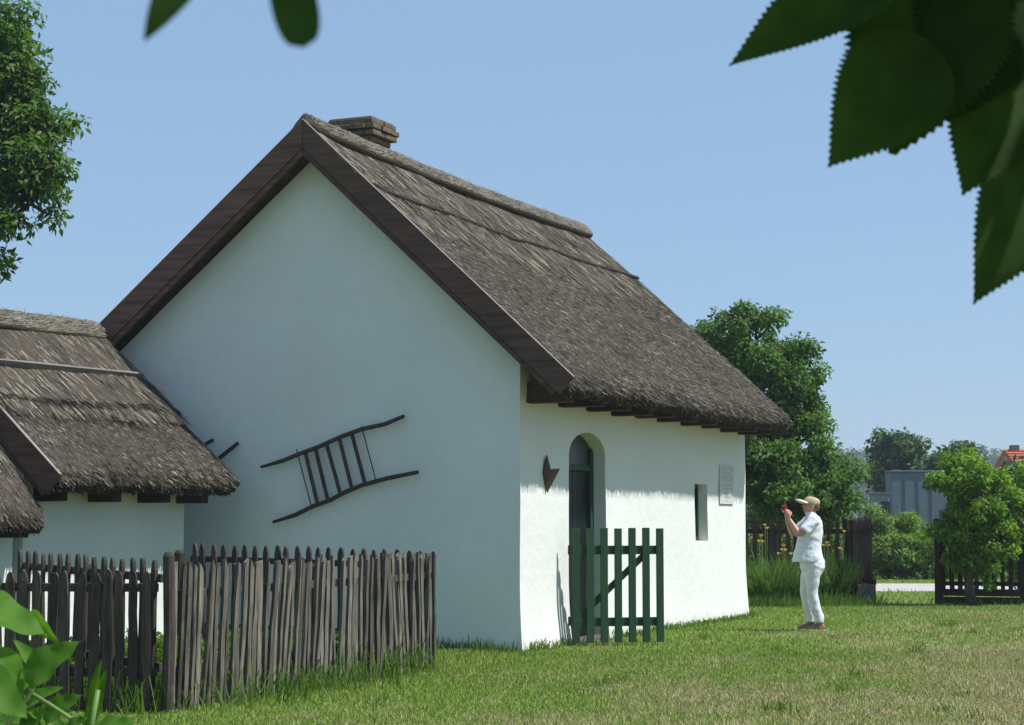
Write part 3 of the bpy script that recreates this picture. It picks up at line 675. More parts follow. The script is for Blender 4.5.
def fence(name, label, p0, p1, n, w, t, h, kind, mat, hvar=0.02, lean_=0.01, rails=(0.25, 0.8), rail_sz=(0.045, 0.07), posts=(), post_h=1.1, post_r=0.06, rail_side=1, seed=1, group=None, tilt=None, htrend=0.0, cat='fence', z0=0.0, wvar=0.14, sagrail=0.0, rail_mat=None):
    rg = random.Random(seed); p0 = Vector(p0); p1 = Vector(p1); v = p1 - p0; L = v.length
    root = tag(empty(name, p0, math.atan2(v.y, v.x)), label, cat, group)
    var = [picket_variant(w * rg.uniform(1 - wvar, 1 + wvar), t, h + rg.uniform(-hvar, hvar), kind, seed * 10 + k) for k in range(9)]
    for me in var: me.materials.append(MT[mat])
    for i in range(n):
        o = bpy.data.objects.new('picket', rg.choice(var)); col.objects.link(o); o.parent = root
        x = L * (i + 0.5) / n + rg.uniform(-0.2, 0.2) * w * (1.6 if kind == 'rough' else 0.6)
        o.location = (x, rg.uniform(-0.004, 0.004), z0); tl = (tilt(i / n) if tilt else 0) + rg.gauss(0, lean_)
        o.rotation_euler = (rg.gauss(0, lean_ * 0.6), tl, rg.gauss(0, 0.06)); o.scale = (1, 1, (1 + htrend * (i / n)) * (1 + rg.uniform(-hvar, hvar)))
    ys = rail_side * (t / 2 + rail_sz[0] / 2 + 0.004)
    for zr in rails:
        mb = MB(); pts = [(L * q / 6, ys, zr * (1 + htrend * q / 6) - sagrail * math.sin(math.pi * q / 6)) for q in range(7)]
        for q in range(6): mb.beam(pts[q], (pts[q + 1][0] + 0.002, *pts[q + 1][1:]), rail_sz[0], rail_sz[1])
        mb.build('rail', MT[rail_mat or mat], root, bevel=0.004)
    for x, ph, yo in posts:
        j = [rg.uniform(-.012, .012) for _ in range(8)]
        MB().tube([(x + j[0], yo, -0.1), (x + j[1], yo + j[2], ph * 0.5), (x + j[3], yo + j[4], ph - 0.03), (x + j[3], yo + j[4], ph)], [post_r, post_r * 0.95, post_r * 0.92, post_r * 0.6], 9).build('post', MT['dark_wood' if mat == 'old_wood' else mat], root)
    return root
CN = Vector((-2.40, 13.42, 0)); CF = Vector((-0.70, 17.62, 0))
fence('paling_fence', 'rough grey split-pale fence leaning along the grass, on the sunlit side of the pen', CN, CF, 57, 0.043, 0.026, 1.04, 'rough', 'old_wood', 0.014, 0.028,
      (0.28, 0.82), (0.04, 0.06), [(0.02, 1.12, 0.02), (2.3, 1.0, 0.09), (4.5, 1.0, 0.09)], rail_side=1, post_r=0.045, seed=3, tilt=lambda t: 0.03 + 0.06 * math.sin(t * 5), htrend=0.03, group='pen fences', wvar=0.3)
fence('picket_fence', 'dark picket fence at the back of the pen, before the shaded gable', CF + Vector((-0.10, 0.05, 0)), Vector((-3.22, 19.05, 0)), 22, 0.060, 0.025, 1.08, 'round', 'dark_wood', 0.006, 0.008,
      (0.3, 0.93), (0.04, 0.06), [(0.05, 1.0, 0.08), (2.85, 1.06, 0.08)], rail_side=-1, seed=4, htrend=0.05, group='pen fences')
fence('picket_fence', 'dark picket fence running back from the corner post towards the small outbuilding', Vector((-2.52, 13.62, 0)), Vector((-4.25, 16.4, 0)), 16, 0.064, 0.025, 1.06, 'round', 'dark_wood', 0.006, 0.01,
      (0.3, 0.93), (0.04, 0.06), [(1.6, 1.0, -0.06)], rail_side=-1, seed=5, htrend=0.035, group='pen fences')
fence('picket_fence', 'dark shaded picket fence nearest the camera, running off at lower left', Vector((-4.9, 13.72, 0)), Vector((-2.5, 13.44, 0)), 24, 0.066, 0.025, 0.985, 'round', 'dark_wood', 0.008, 0.016,
      (0.28, 0.87), (0.04, 0.06), [(0.8, 0.95, 0.07)], rail_side=1, post_r=0.05, seed=6, group='pen fences')
# yard boundary fences
fence('garden_fence', 'brown picket fence behind the day lilies under the leafy tree', Vector((1.6, 33.3, 0)), Vector((5.85, 33.05, 0)), 30, 0.075, 0.025, 1.42, 'point', 'brown_wood', 0.01, 0.006, (0.35, 1.2), (0.04, 0.08), [(1.4, 1.4, 0.08), (4.2, 1.45, 0.08)], seed=7, group='boundary fence')
glf = fence('gate_leaf', 'dark brown picket gate leaf swung open towards the yard, seen edge-on', G(854, 599.5), G(873, 605.5), 13, 0.085, 0.024, 1.36, 'point', 'brown_wood', 0.008, 0.004, (0.36, 1.2), (0.045, 0.09), [(-0.06, 1.42, 0.0)], post_r=0.085, seed=8, cat='gate', z0=0.06, htrend=0.06)
LG = (G(873, 605.5) - G(854, 599.5)).length
MB().box(0.03, LG, -0.045, -0.017, 0.05, 0.34).build('kick_board', MT['faded_board'], glf, bevel=0.004)
MB().box(LG - 0.03, LG + 0.012, -0.24, 0.05, 0.05, 0.34).build('end_block', MT['faded_board'], glf, bevel=0.006)
fr_ = fence('boundary_fence', 'dark brown picket fence with low boards beside the small round tree', G(939.5, 604), Vector((10.6, 30.55, 0)), 27, 0.075, 0.025, 1.16, 'round', 'brown_wood', 0.008, 0.004, (0.34, 1.02), (0.045, 0.07), [(0.0, 1.42, 0.0), (1.36, 1.36, 0.09), (2.9, 1.36, 0.09)], post_r=0.075, seed=9, group='boundary fence', z0=0.24)
LF = (Vector((10.6, 30.55, 0)) - G(939.5, 604)).length
for z0_, z1_ in ((0.015, 0.125), (0.14, 0.255)): MB().box(0.07, LF, -0.04, -0.016, z0_, z1_).build('board', MT['brown_wood'], fr_, bevel=0.004)

# ================================================================== FOLIAGE
def leaf_quads(P, N, D, L, W, fold=0.25):
    """diamond leaves: base, left, tip, right, as (n,4,3) folded along the midrib"""
    S = unit(np.cross(N, D)); 
    base = P; tip = P + D * L[:, None]; mid = P + D * (L * 0.45)[:, None] + N * (W * fold)[:, None] * 0.5
    return np.stack([base, mid + S * (W / 2)[:, None], tip - N * (L * 0.12)[:, None], mid - S * (W / 2)[:, None]], 1)
def foliage(name, parent, mat, centres, radii, nleaf, L, W, seed, up=0.5, hang=0.2, flat=0.8):
    rg = np.random.default_rng(seed); C = np.array(centres); Rr = np.array(radii)
    idx = rg.choice(len(C), nleaf, p=(Rr ** 2) / (Rr ** 2).sum())
    d = unit(rg.normal(0, 1, (nleaf, 3))); r = rg.uniform(0, 1, nleaf) ** 0.45
    off = d * (r * Rr[idx])[:, None]; off[:, 2] *= flat
    P = C[idx] + off
    N = unit(d * 0.6 + rg.normal(0, 0.55, (nleaf, 3)) + np.array([0, 0, up])); 
    D = rg.normal(0, 1, (nleaf, 3)) + d * 0.5 - np.array([0, 0, hang]); D = unit(D - N * (D * N).sum(1, keepdims=True))
    Ls = L * rg.uniform(0.6, 1.2, nleaf); Ws = W * rg.uniform(0.6, 1.2, nleaf)
    tint = rg.normal(0, 0.12, len(C))[idx]
    o = link(name, np_mesh(name, leaf_quads(P, N, D, Ls, Ws), 4, {'rnd': np.clip(rg.beta(2.2, 2.4, nleaf) + tint, 0, 1)}), MT[mat], parent)
    return o
def tree(name, label, base, trunk_h, trunk_r, lobes, nclump, clump_r, nleaf, L, W, mat, seed, cat='tree', group=None, lean=(0, 0), inner=0.45, hang=0.25, twigs=True, flat=0.8):
    rg = random.Random(seed); root = tag(empty(name, base), label, cat, group); mb = MB()
    top = Vector((lean[0], lean[1], trunk_h))
    pts = [Vector((0, 0, -0.1)), Vector((lean[0] * .2 + rg.uniform(-.05, .05), lean[1] * .2, trunk_h * .35)), Vector((lean[0] * .6, lean[1] * .6 + rg.uniform(-.05, .05), trunk_h * .7)), top]
    mb.tube(pts, [trunk_r * 1.35, trunk_r, trunk_r * .85, trunk_r * .7], 10)
    cs = []; rs = []
    tot = sum(l[3] * l[4] * l[5] for l in lobes)
    for (x, y, z, rx, ry, rz) in lobes:
        lc = Vector((x, y, z)); mid = top.lerp(lc, 0.5) + Vector((rg.uniform(-.15, .15), rg.uniform(-.15, .15), rg.uniform(-.1, .15))) * rx
        mb.tube([pts[2], top.lerp(mid, .3), mid, lc], [trunk_r * .55, trunk_r * .45, trunk_r * .3, trunk_r * .12], 7)
        k = max(3, int(nclump * rx * ry * rz / tot))
        for _ in range(k):
            d = Vector((rg.gauss(0, 1), rg.gauss(0, 1), rg.gauss(0, 1))).normalized(); q = inner + (1 - inner) * rg.random() ** 0.6
            c = lc + Vector((d.x * rx, d.y * ry, d.z * rz)) * q; cs.append(c); rs.append(clump_r * rg.uniform(0.55, 1.25))
            if twigs: mb.tube([lc.lerp(c, .15), lc.lerp(c, .6) + Vector((0, 0, -.05 * rx)), c], [trunk_r * .14, trunk_r * .09, trunk_r * .03], 4, cap=False)
    mb.build('trunk', MT['bark'], root, True)
    foliage('crown', root, mat, [tuple(c) for c in cs], rs, nleaf, L, W, seed + 1, hang=hang, flat=flat)
    return root
# tree behind the house
tb = at(770, 525, 37.0); tb.z = 0
def lob(px, py, Y, rpx, ry=None, rz=None, base=None):
    c = at(px, py, Y) - base; r = rpx / FPX * Y; return (c.x, c.y, c.z, r, ry or r, (rz / FPX * Y) if rz else r)
B = tb
tree('broadleaf_tree', 'tall dark green leafy tree rising behind the far end of the house', B, 2.2, 0.16,
     [lob(752, 345, 37, 38, base=B), lob(785, 372, 36.6, 36, base=B), lob(795, 412, 36.6, 34, base=B), lob(745, 400, 37.5, 55, base=B), lob(790, 452, 36.4, 44, base=B), lob(760, 470, 36.2, 40, base=B),
      lob(715, 345, 37.8, 30, base=B), lob(822, 480, 36.5, 34, rz=28, base=B), lob(780, 500, 36.0, 50, rz=26, base=B), lob(690, 400, 38, 50, base=B), lob(755, 318, 37, 18, base=B), lob(712, 330, 37.6, 22, base=B), lob(812, 395, 36.8, 20, base=B), lob(825, 455, 36.6, 22, base=B), lob(845, 490, 36.4, 20, base=B), lob(835, 500, 36.0, 26, base=B), lob(800, 490, 35.8, 34, base=B), lob(765, 440, 36.0, 40, base=B), lob(770, 385, 36.2, 36, base=B)],
     300, 0.30, 62000, 0.115, 0.06, 'walnut', 41, hang=0.3)
# tree at the left edge, behind the outbuilding
B = Vector((-8.3, 24.5, 0))
tree('broadleaf_tree', 'leafy tree crown reaching in at the upper left edge of the view', B, 3.6, 0.2,
     [lob(20, 150, 24.3, 55, rz=62, base=B), lob(5, 60, 24.6, 42, rz=45, base=B), lob(-20, 120, 24.5, 70, base=B), lob(-95, 80, 24.5, 95, base=B), lob(-30, 235, 24.2, 48, rz=52, base=B), lob(48, 128, 24.2, 30, base=B), lob(50, 185, 24.3, 26, base=B), lob(-10, 10, 24.6, 40, base=B), lob(25, 200, 24.2, 34, base=B), lob(-2, 245, 24.2, 26, rz=34, base=B), lob(10, 215, 24.0, 26, base=B), lob(35, 165, 24.0, 34, base=B), lob(22, 60, 24.4, 24, base=B), lob(-120, 180, 24.5, 80, base=B)],
     300, 0.25, 34000, 0.12, 0.055, 'ash', 42, hang=0.6)
# small round tree by the boundary fence
B = G(972, 606)
tree('small_tree', 'small round bright green tree on a short trunk before the boundary fence', B, 1.05, 0.075,
     [lob(960, 490, 31.3, 30, base=B), lob(990, 498, 31.2, 30, base=B), lob(972, 472, 31.5, 22, base=B), lob(958, 530, 31.2, 26, base=B), lob(992, 535, 31.2, 28, base=B), lob(975, 555, 31.2, 22, base=B), lob(1010, 510, 31.4, 26, base=B), lob(950, 555, 31.1, 18, base=B), lob(990, 568, 31.1, 18, base=B), lob(945, 470, 31.3, 16, base=B), lob(975, 515, 31.0, 30, base=B), lob(972, 480, 31.0, 26, base=B)],
     190, 0.16, 20000, 0.085, 0.047, 'lime', 43, inner=0.35, hang=0.0)
B = at(1035, 525, 33.4); B.z = 0
tree('shrub', 'bright green shrub leaning over the boundary fence at the right edge', B, 0.9, 0.05,
     [lob(1020, 495, 33.4, 26, base=B), lob(1050, 490, 33.4, 34, base=B), lob(1030, 530, 33.3, 30, base=B), lob(1045, 560, 33.3, 36, base=B)], 70, 0.19, 5000, 0.105, 0.055, 'lime', 44, cat='shrub', inner=0.35)
# shrubs across the road, seen through the gateway
for i, (px, py, Y, r, rz, lab, mt) in enumerate([
        (888, 552, 47.0, 30, 22, 'pale green bush across the road, left in the gateway', 'hedge'), (925, 553, 46.6, 32, 22, 'pale green bush across the road, right in the gateway', 'hedge'),
        (906, 543, 49.0, 24, 22, 'taller bush between the two gateway bushes across the road', 'hedge'), (968, 545, 47.0, 38, 30, 'bush across the road behind the small round tree', 'hedge'),
        (1018, 545, 47.2, 36, 30, 'bush across the road behind the fence at right edge', 'hedge'), (855, 535, 47.0, 36, 34, 'bush across the road behind the open gate leaf', 'hedge'),
        (800, 540, 46, 46, 36, 'bush beyond the road behind the woman in white', 'hedge'), (735, 540, 46, 48, 36, 'bush beyond the road hidden mostly by the house end', 'fartree')
        ]):
    B = at(px, 525, Y); B.z = 0; cz = at(px, py, Y).z; rr = r / FPX * Y
    tree('bush', lab, B, max(0.3, cz * 0.5), 0.05, [(0, 0, cz, rr, rr, max(rz / FPX * Y, cz * 0.9)), (rr * .5, -.2, cz * .8, rr * .6, rr * .6, cz * .75), (-rr * .5, .2, cz * .9, rr * .6, rr * .6, cz * .8)], 60, 0.26, 8000, 0.12, 0.05, mt, 60 + i, cat='bush', group='bushes across the road', twigs=False)
# trees beyond
for i, (px, py, Y, rs, lab) in enumerate([
        (900, 470, 92, [(0, -12, 26), (-22, 4, 18), (22, 8, 20), (5, 22, 30), (-6, -28, 12)], 'dark tree standing behind the grey shed in the distance'),
        (950, 468, 84, [(0, 0, 16), (14, -8, 10), (-8, 12, 18)], 'distant dark tree top showing above the small round tree'),
        (1026, 486, 70, [(6, 0, 18), (-12, 10, 12)], 'distant shrubby tree before the red roof')]):
    B = at(px, 525, Y); B.z = 0
    tree('distant_tree', lab, B, at(px, py, Y).z * 0.6, 0.18, [lob(px + a, py + b, Y, r, base=B) for a, b, r in rs] , 70, 0.7, 6500, 0.34, 0.19, 'fartree', 80 + i, group='distant trees')
# far wood along the horizon
rg = np.random.default_rng(90); cs = []; rs = []
for i in range(420):
    x = rg.uniform(10, 240); hmax = 22.5 + 4.0 * nz(x * 0.02, 3) + 3 * nz(x * 0.08, 9)
    for _ in range(3):
        r = rg.uniform(2.2, 5.0); cs.append((x + rg.normal(0, 3), 560 + rg.uniform(-20, 28), rg.uniform(0.5, 1) * hmax - r * 0.3 if _ else rg.uniform(0, 9))); rs.append(r)
wf_ = foliage('woodland', None, 'wood_far', cs, rs, 70000, 2.0, 1.3, 91); tag(wf_, 'hazy far wood along the horizon', 'wood', kind='stuff')

# ------------------------------------------------------------------ buildings beyond
sh = tag(empty('shed', (0, 0, 0)), 'grey-blue box shed standing across the road before the distant tree', 'shed')
p = at(891, 472, 76); q = at(936, 472, 76)
MB().box(p.x, p.x + 2.2, 76, 77.2, -0.1, p.z).build('wall', MT['shed'], sh, bevel=0.03); MB().box(p.x - 0.03, p.x + 2.25, 75.95, 77.25, p.z, p.z + 0.06).build('roof', MT['shed'], sh, bevel=0.02)
for k in range(1, 4): MB().box(p.x + k * 0.53, p.x + k * 0.53 + 0.03, 75.97, 75.998, 0.1, p.z - 0.05).build('seam', MT['shed'], sh)
sh2 = tag(empty('low_outbuilding', (0, 0, 0)), 'pale grey low outbuilding left of the grey-blue shed', 'outbuilding')
p = at(874, 494, 72); q = at(889, 494, 72)
MB().box(p.x, q.x, 72, 73, -0.1, p.z).build('wall', MT['shed2'], sh2, bevel=0.03); MB().box(p.x - .1, q.x + .1, 71.9, 73.1, p.z, p.z + .06).build('roof', MT['shed'], sh2)
MB().box(p.x + 0.25, p.x + 0.6, 71.95, 72.05, 1.6, 2.2).build('window', MT['black'], sh2)
# red tiled house at the right edge
rh = tag(empty('red_roofed_house', (0, 0, 0)), 'distant house with a red tiled roof at the right edge', 'house')
p = at(1018, 447, 105); p2 = at(1018, 472, 105)
MB().box(p.x + .3, p.x + 9, 105, 111, -0.1, p2.z).build('wall', MT['cream'], rh)
rfm = MB(); rfm.add([(p.x, 104.5, p2.z), (p.x + 9.3, 104.5, p2.z), (p.x + 9.3, 108, p.z), (p.x, 108, p.z), (p.x, 111.5, p2.z), (p.x + 9.3, 111.5, p2.z)], [(0, 1, 2, 3), (3, 2, 5, 4), (0, 3, 4), (1, 5, 2), (0, 4, 5, 1)])
rfo = rfm.build('roof', MT['tile'], rh)
for k in range(9):
    t = k / 9; MB().beam((p.x - .02, 104.5 + 3.5 * t, p2.z + (p.z - p2.z) * t + .03), (p.x + 9.3, 104.5 + 3.5 * t, p2.z + (p.z - p2.z) * t + .03), .1, .05).build('tile_row', MT['tile'], rfo)
MB().box(p.x + .35, p.x + .8, 107.7, 108.2, p.z - .3, p.z + .22).build('chimney', MT['brick'], rfo)

# ================================================================== DAY LILIES
def lily(base, label, seed, n=150, nf=14, hh=0.75, spread=0.42, fl=1.15):
    rg = np.random.default_rng(seed); root = tag(empty('day_lily', base), label, 'lily', 'day lilies along the fence')
    V = []; rn = []
    for i in range(n):
        t = rg.uniform(0, 2 * math.pi); r0 = rg.uniform(0, spread * 0.7); b = np.array([math.cos(t) * r0, math.sin(t) * r0 * .7, 0]); t2 = t + rg.normal(0, 0.6)
        out = np.array([math.cos(t2), math.sin(t2), 0]); L = hh * rg.uniform(0.6, 1.15); arch_ = rg.uniform(0.15, 0.75); w = rg.uniform(0.016, 0.028); side = np.array([-out[1], out[0], 0]); pr = None; rv = rg.beta(2, 2)
        for k in range(6):
            u = k / 5; c = b + out * (L * arch_ * u ** 1.7) + np.array([0, 0, L * (u - arch_ * 0.55 * u ** 2.4)]); ww = w * (1 - u ** 2) + 0.002
            cur = (c - side * ww / 2, c + side * ww / 2)
            if pr is not None: V.append([pr[0], pr[1], cur[1], cur[0]]); rn.append(rv)
            pr = cur
    link('leaves', np_mesh('leaves', np.array(V), 4, {'rnd': np.array(rn)}), MT['lilyleaf'], root)
    st = MB(); FV = []; fr2 = []
    for i in range(nf):
        t = rg.uniform(0, 2 * math.pi); r0 = rg.uniform(0, spread * .9); x, y = math.cos(t) * r0, math.sin(t) * r0 * .6; h = fl * rg.uniform(0.72, 1.1)
        st.tube([(x * .7, y * .7, 0), (x * .9, y * .9, h * .6), (x, y, h)], 0.006, 4)
        for k in range(6):
            a = k * math.pi / 3 + t; o = np.array([math.cos(a), math.sin(a), 0.0]); sd = np.array([-o[1], o[0], 0]); c = np.array([x, y, h]); s_ = rg.uniform(.8, 1.2)
            s_ *= .72; m_ = c + o * .035 * s_ + np.array([0, 0, .05 * s_]); tp = c + o * .075 * s_ + np.array([0, 0, .05 * s_])
            FV.append([c, m_ + sd * .017, tp, m_ - sd * .017]); fr2.append(rg.uniform())
    st.build('stalks', MT['stalk'], root); tag(link('flowers', np_mesh('flowers', np.array(FV), 4, {'rnd': np.array(fr2)}), MT['petal'], root), kind='stuff')
lx = [(752, 604, 'day lily clump with orange flowers right beside the far end of the white wall'), (770, 606, 'day lily clump second from the white wall, left of the woman'), (790, 605, 'day lily clump just behind the legs of the woman'),
      (812, 603, 'day lily clump behind the back of the woman'), (830, 604, 'day lily clump right of the woman, two from the gate leaf'), (845, 602, 'day lily clump right against the open gate leaf')]
for i, (px, py, lab) in enumerate(lx): lily(G(px, py), lab, 100 + i, n=260, nf=1, hh=0.78 + .1 * (i % 2), spread=0.5, fl=0.95)
for i, (px, Y, lab) in enumerate([(760, 32.6, 'day lily clump in the back row beside the house'), (783, 32.5, 'day lily clump in the back row left of the raised camera'), (806, 32.6, 'day lily clump in the back row behind the white shirt'), (833, 32.5, 'day lily clump in the back row nearest the gate leaf')]):
    b = at(px, 525, Y); b.z = 0; lily(b, lab, 120 + i, n=190, nf=4, hh=0.95, spread=0.55, fl=1.2)

# ================================================================== GRASS, WEEDS
def inside_pen_or_wall(X, Y):
    # keep blades out of the walls
    dx, dy = X - C1.x, Y - C1.y; a = dx * BIG.d.x + dy * BIG.d.y; b = dx * BIG.n.x + dy * BIG.n.y
    m = (a > -0.02) & (a < BL + .02) & (b > -0.02) & (b < W1 + .02)
    dx, dy = X - SMALL.C.x, Y - SMALL.C.y; a = dx * SMALL.d.x + dy * SMALL.d.y; b = dx * SMALL.n.x + dy * SMALL.n.y
    return m | ((a > -1.7) & (a < SL) & (b > 0) & (b < W2))
def grass_patch(N, y0, y1, hmin, hmax, wmin, wmax, seed):
    rg = np.random.default_rng(seed); Y = np.sqrt(rg.uniform(y0 ** 2, y1 ** 2, N)); X = rg.uniform(-0.33, 0.40, N) * Y + 0.3
    k = ~inside_pen_or_wall(X, Y) & ~((Y > 37.5) & (Y < 42.7)); X, Y = X[k], Y[k]; n = len(X)
    cl = np.array([nz(x * 1.4, y * 1.1, 3) for x, y in zip(X, Y)])
    h = rg.uniform(hmin, hmax, n) * (1 + 0.7 * cl)
    P = np.stack([X, Y, np.zeros(n)], 1); D = unit(np.stack([rg.normal(0, .55, n), rg.normal(0, .55, n), np.ones(n)], 1))
    a = rg.uniform(0, math.pi, n); S = np.stack([np.cos(a), np.sin(a) * .6, np.zeros(n)], 1)
    return P, D, S, h, rg.uniform(wmin, wmax, n), np.clip(rg.beta(2, 2, n) + 0.25 * cl, 0, 1), rg.uniform(0, 1, n)
parts = [grass_patch(270000, 11.2, 20, 0.012, 0.042, 0.004, 0.008, 201), grass_patch(150000, 20, 31, 0.015, 0.045, 0.006, 0.011, 202), grass_patch(45000, 31, 60, 0.03, 0.08, 0.012, 0.022, 203)]
cat_ = [np.concatenate([p[i] for p in parts]) for i in range(7)]
tag(link('grass', strand_mesh('grass', *cat_[:5], cat_[5], extra={'rnd2': cat_[6]}), MT['grass']), 'short mown grass, part green and part dry, covering the yard', 'grass', kind='stuff')
def weeds(name, label, lines, seed, leafy=0.4):
    """taller tufts along the foot of walls and fences: (p0, p1, width, count, height)"""
    rg = np.random.default_rng(seed); Ps = []; Ds = []; Ss = []; Ls = []; Ws = []
    for p0, p1, w, n, h in lines:
        t = rg.uniform(0, 1, n); k = np.array([0.45 + 0.9 * max(0, nz(q * 7 + p0[0], p0[1])) + 0.5 * rg.random() for q in t])
        P = np.outer(1 - t, np.array(p0)) + np.outer(t, np.array(p1)); P[:, :2] += rg.normal(0, w, (n, 2)); P[:, 2] = 0
        Ps.append(P); Ds.append(unit(np.stack([rg.normal(0, .35, n), rg.normal(0, .35, n), np.ones(n)], 1))); a = rg.uniform(0, math.pi, n)
        Ss.append(np.stack([np.cos(a), np.sin(a), 0 * a], 1)); Ls.append(h * k * rg.uniform(.5, 1, n)); Ws.append(rg.uniform(.006, .016, n))
    P, D, S, L, W = map(np.concatenate, (Ps, Ds, Ss, Ls, Ws)); n = len(P)
    o = tag(link(name, strand_mesh(name, P, D, S, L, W, rg.beta(2, 2, n)), MT['weed']), label, 'weeds', kind='stuff')
    return o
w2 = lambda a, b: tuple(BIG.w(a, b, 0))
weeds('wall_weeds', 'thin weeds along the foot of the white house walls', [(w2(-.06, 0), w2(-.06, 2.2), .05, 700, .13), (w2(0, -.06), w2(1.3, -.06), .05, 320, .12), (w2(2.6, -.08), w2(8.3, -.08), .05, 1500, .11)], 301)
weeds('fence_weeds', 'tall green weeds growing through the foot of the pen fences', [((CN.x - .12, CN.y + .1, 0), (CF.x - .12, CF.y + .05, 0), .05, 1500, .24), (tuple(CN), tuple(CF), .04, 260, .09), ((-2.5, 13.6, 0), (-4.2, 16.3, 0), .18, 2200, .38), ((-4.8, 13.9, 0), (-2.5, 13.6, 0), .12, 1100, .22), ((-2.3, 14.2, 0), (-1.2, 17.4, 0), .35, 2600, .35), ((-3.4, 15, 0), (-3.2, 18, 0), .5, 2600, .35)], 302)
weeds('boundary_weeds', 'longer grass under the boundary fences and lilies', [((3.4, 30.8, 0), (5.7, 31.2, 0), .25, 2600, .25), (tuple(G(854, 599.5)), tuple(G(873, 605.5)), .07, 300, .16), (tuple(G(939, 604)), (10.6, 30.5, 0), .08, 900, .14)], 303)
tl = []
for _ in range(70):
    y = random.uniform(12.6, 27) ; x = random.uniform(-0.2, 0.29) * y
    if (x < -2.3 + (y - 13.4) * 0.41 + .3 and y < 19) or (y > 19.5 and x < 0.2 + (y - 19.8) * 0.435 + .3): continue
    tl.append(((x, y, 0), (x + .05, y, 0), .045, random.randint(10, 34), random.uniform(.05, .12)))
weeds('lawn_weeds', 'scattered small weed tufts in the mown grass', tl, 304)
# broad-leaved weeds inside the pen
rg = np.random.default_rng(310); cs = []; rs = []
for _ in range(70):
    x = rg.uniform(-4.2, -1.2); y = 14.0 + rg.uniform(0, 3.8)
    if y < 13.6 + (-2.4 - x) * 0.1 + 0.2: continue
    if x > -2.4 + (y - 13.4) * 0.40 - 0.15: continue
    cs.append((x, y, rg.uniform(.05, .28))); rs.append(rg.uniform(.10, .22))
tag(foliage('pen_weeds', None, 'weed', cs, rs, 5200, 0.07, 0.04, 311), 'broad-leaved weeds filling the fenced pen', 'weeds', kind='stuff')

# ================================================================== THE WOMAN
pb = G(815.5, 631); pb.z = 0
person = tag(empty('person', pb, math.pi + R(4)), 'woman in white shirt and trousers with beige cap, raising a red camera', 'person')
def remesh(o, vox, sm=6, f=0.5):
    md = o.modifiers.new('r', 'REMESH'); md.mode = 'VOXEL'; md.voxel_size = vox
    s = o.modifiers.new('s', 'SMOOTH'); s.iterations = sm; s.factor = f
    p = o.parent; o.parent = None; bake(o); o.parent = p
    o.data.polygons.foreach_set('use_smooth', [True] * len(o.data.polygons)); return o
# local axes: +x forward (towards the wall), +y her left
hand_c = (0.335, 1.47)       # forward, height of the camera
body = MB()
body.rings([(0.02, 0, 1.22, .10, .15), (0.02, 0, 1.38, .085, .15), (0.03, 0, 1.43, .05, .06), (0.05, 0, 1.49, .045, .048), (0.055, 0, 1.53, .045, .05)], 16)      # chest to neck
body.ball((0.045, 0, 1.545), (.088, .072, .105), 18, 14, Matrix.Rotation(R(-8), 3, 'Y'))
body.ball((0.085, 0, 1.492), (.045, .043, .036), 12, 8)                                       # jaw and chin
body.tube([(0.125, 0, 1.575), (0.145, 0, 1.542), (0.128, 0, 1.532)], [.008, .013, .008], 8)   # nose
for sgn in (1, -1):
    body.ball((0.03, sgn * .074, 1.54), (.02, .010, .03), 8, 6)                               # ear
    sh_ = Vector((0.03, sgn * .165, 1.375)); el = Vector((0.225, sgn * .185, 1.185)); wr = Vector((0.325, sgn * .085, 1.375))
    body.tube([sh_, sh_.lerp(el, .5), el], [.052, .046, .038], 10); body.tube([el, el.lerp(wr, .3), el.lerp(wr, .7), wr], [.038, .04, .03, .024], 10)
    pm = Vector((0.335, sgn * .078, 1.43)); body.tube([wr, pm, pm + Vector((.004, -sgn * .006, .03))], [.023, .034, .030], 10, squash=0.6)
    for k in range(4):
        r0 = pm + Vector((0.028 - k * 0.017, -sgn * .004, .030)); ln_ = (.062, .07, .066, .052)[k]
        m_ = r0 + Vector((.012, -sgn * .004, ln_ * .45)); body.tube([r0, m_, m_ + Vector((.004, -sgn * .018, ln_ * .22))], [.0095, .009, .0078], 7)
    t0 = pm + Vector((-.022, -sgn * .006, .0)); body.tube([t0, t0 + Vector((-.018, -sgn * .018, .028)), t0 + Vector((-.012, -sgn * .034, .05))], [.011, .010, .0085], 7)
# lower body inside the clothes, down to the feet
body.rings([(0.0, 0, .80, .10, .14), (0.02, 0, .95, .11, .14), (0.02, 0, 1.1, .10, .13), (0.02, 0, 1.24, .10, .15)], 16)
legs = {1: [(0.06, .085, .84), (0.055, .08, .47), (-.03, .075, .085)], -1: [(0.055, -.085, .84), (0.10, -.085, .47), (0.035, -.08, .085)]}
for sgn, L_ in legs.items():
    body.tube([Vector(L_[0]), Vector(L_[0]).lerp(Vector(L_[1]), .5), Vector(L_[1]), Vector(L_[1]).lerp(Vector(L_[2]), .4), Vector(L_[2])], [.085, .07, .052, .054, .034], 10)
    a_ = Vector(L_[2]); body.tube([a_ + Vector((-.03, 0, -.045)), a_ + Vector((.03, 0, -.04)), a_ + Vector((.13, 0, -.055)), a_ + Vector((.17, 0, -.06))], [.03, .034, .028, .018], 10, squash=0.7)
bo = body.build('body', MT['skin'], person); remesh(bo, 0.0065, 2)
for sgn in (1, -1):
    MB().ball((0.124, sgn * .031, 1.555), (.008, .011, .008), 8, 6).build('eye', MT['pupil'], bo)
MB().ball((0.131, 0, 1.508), (.006, .022, .006), 8, 6).build('mouth', MT['lip'], bo)
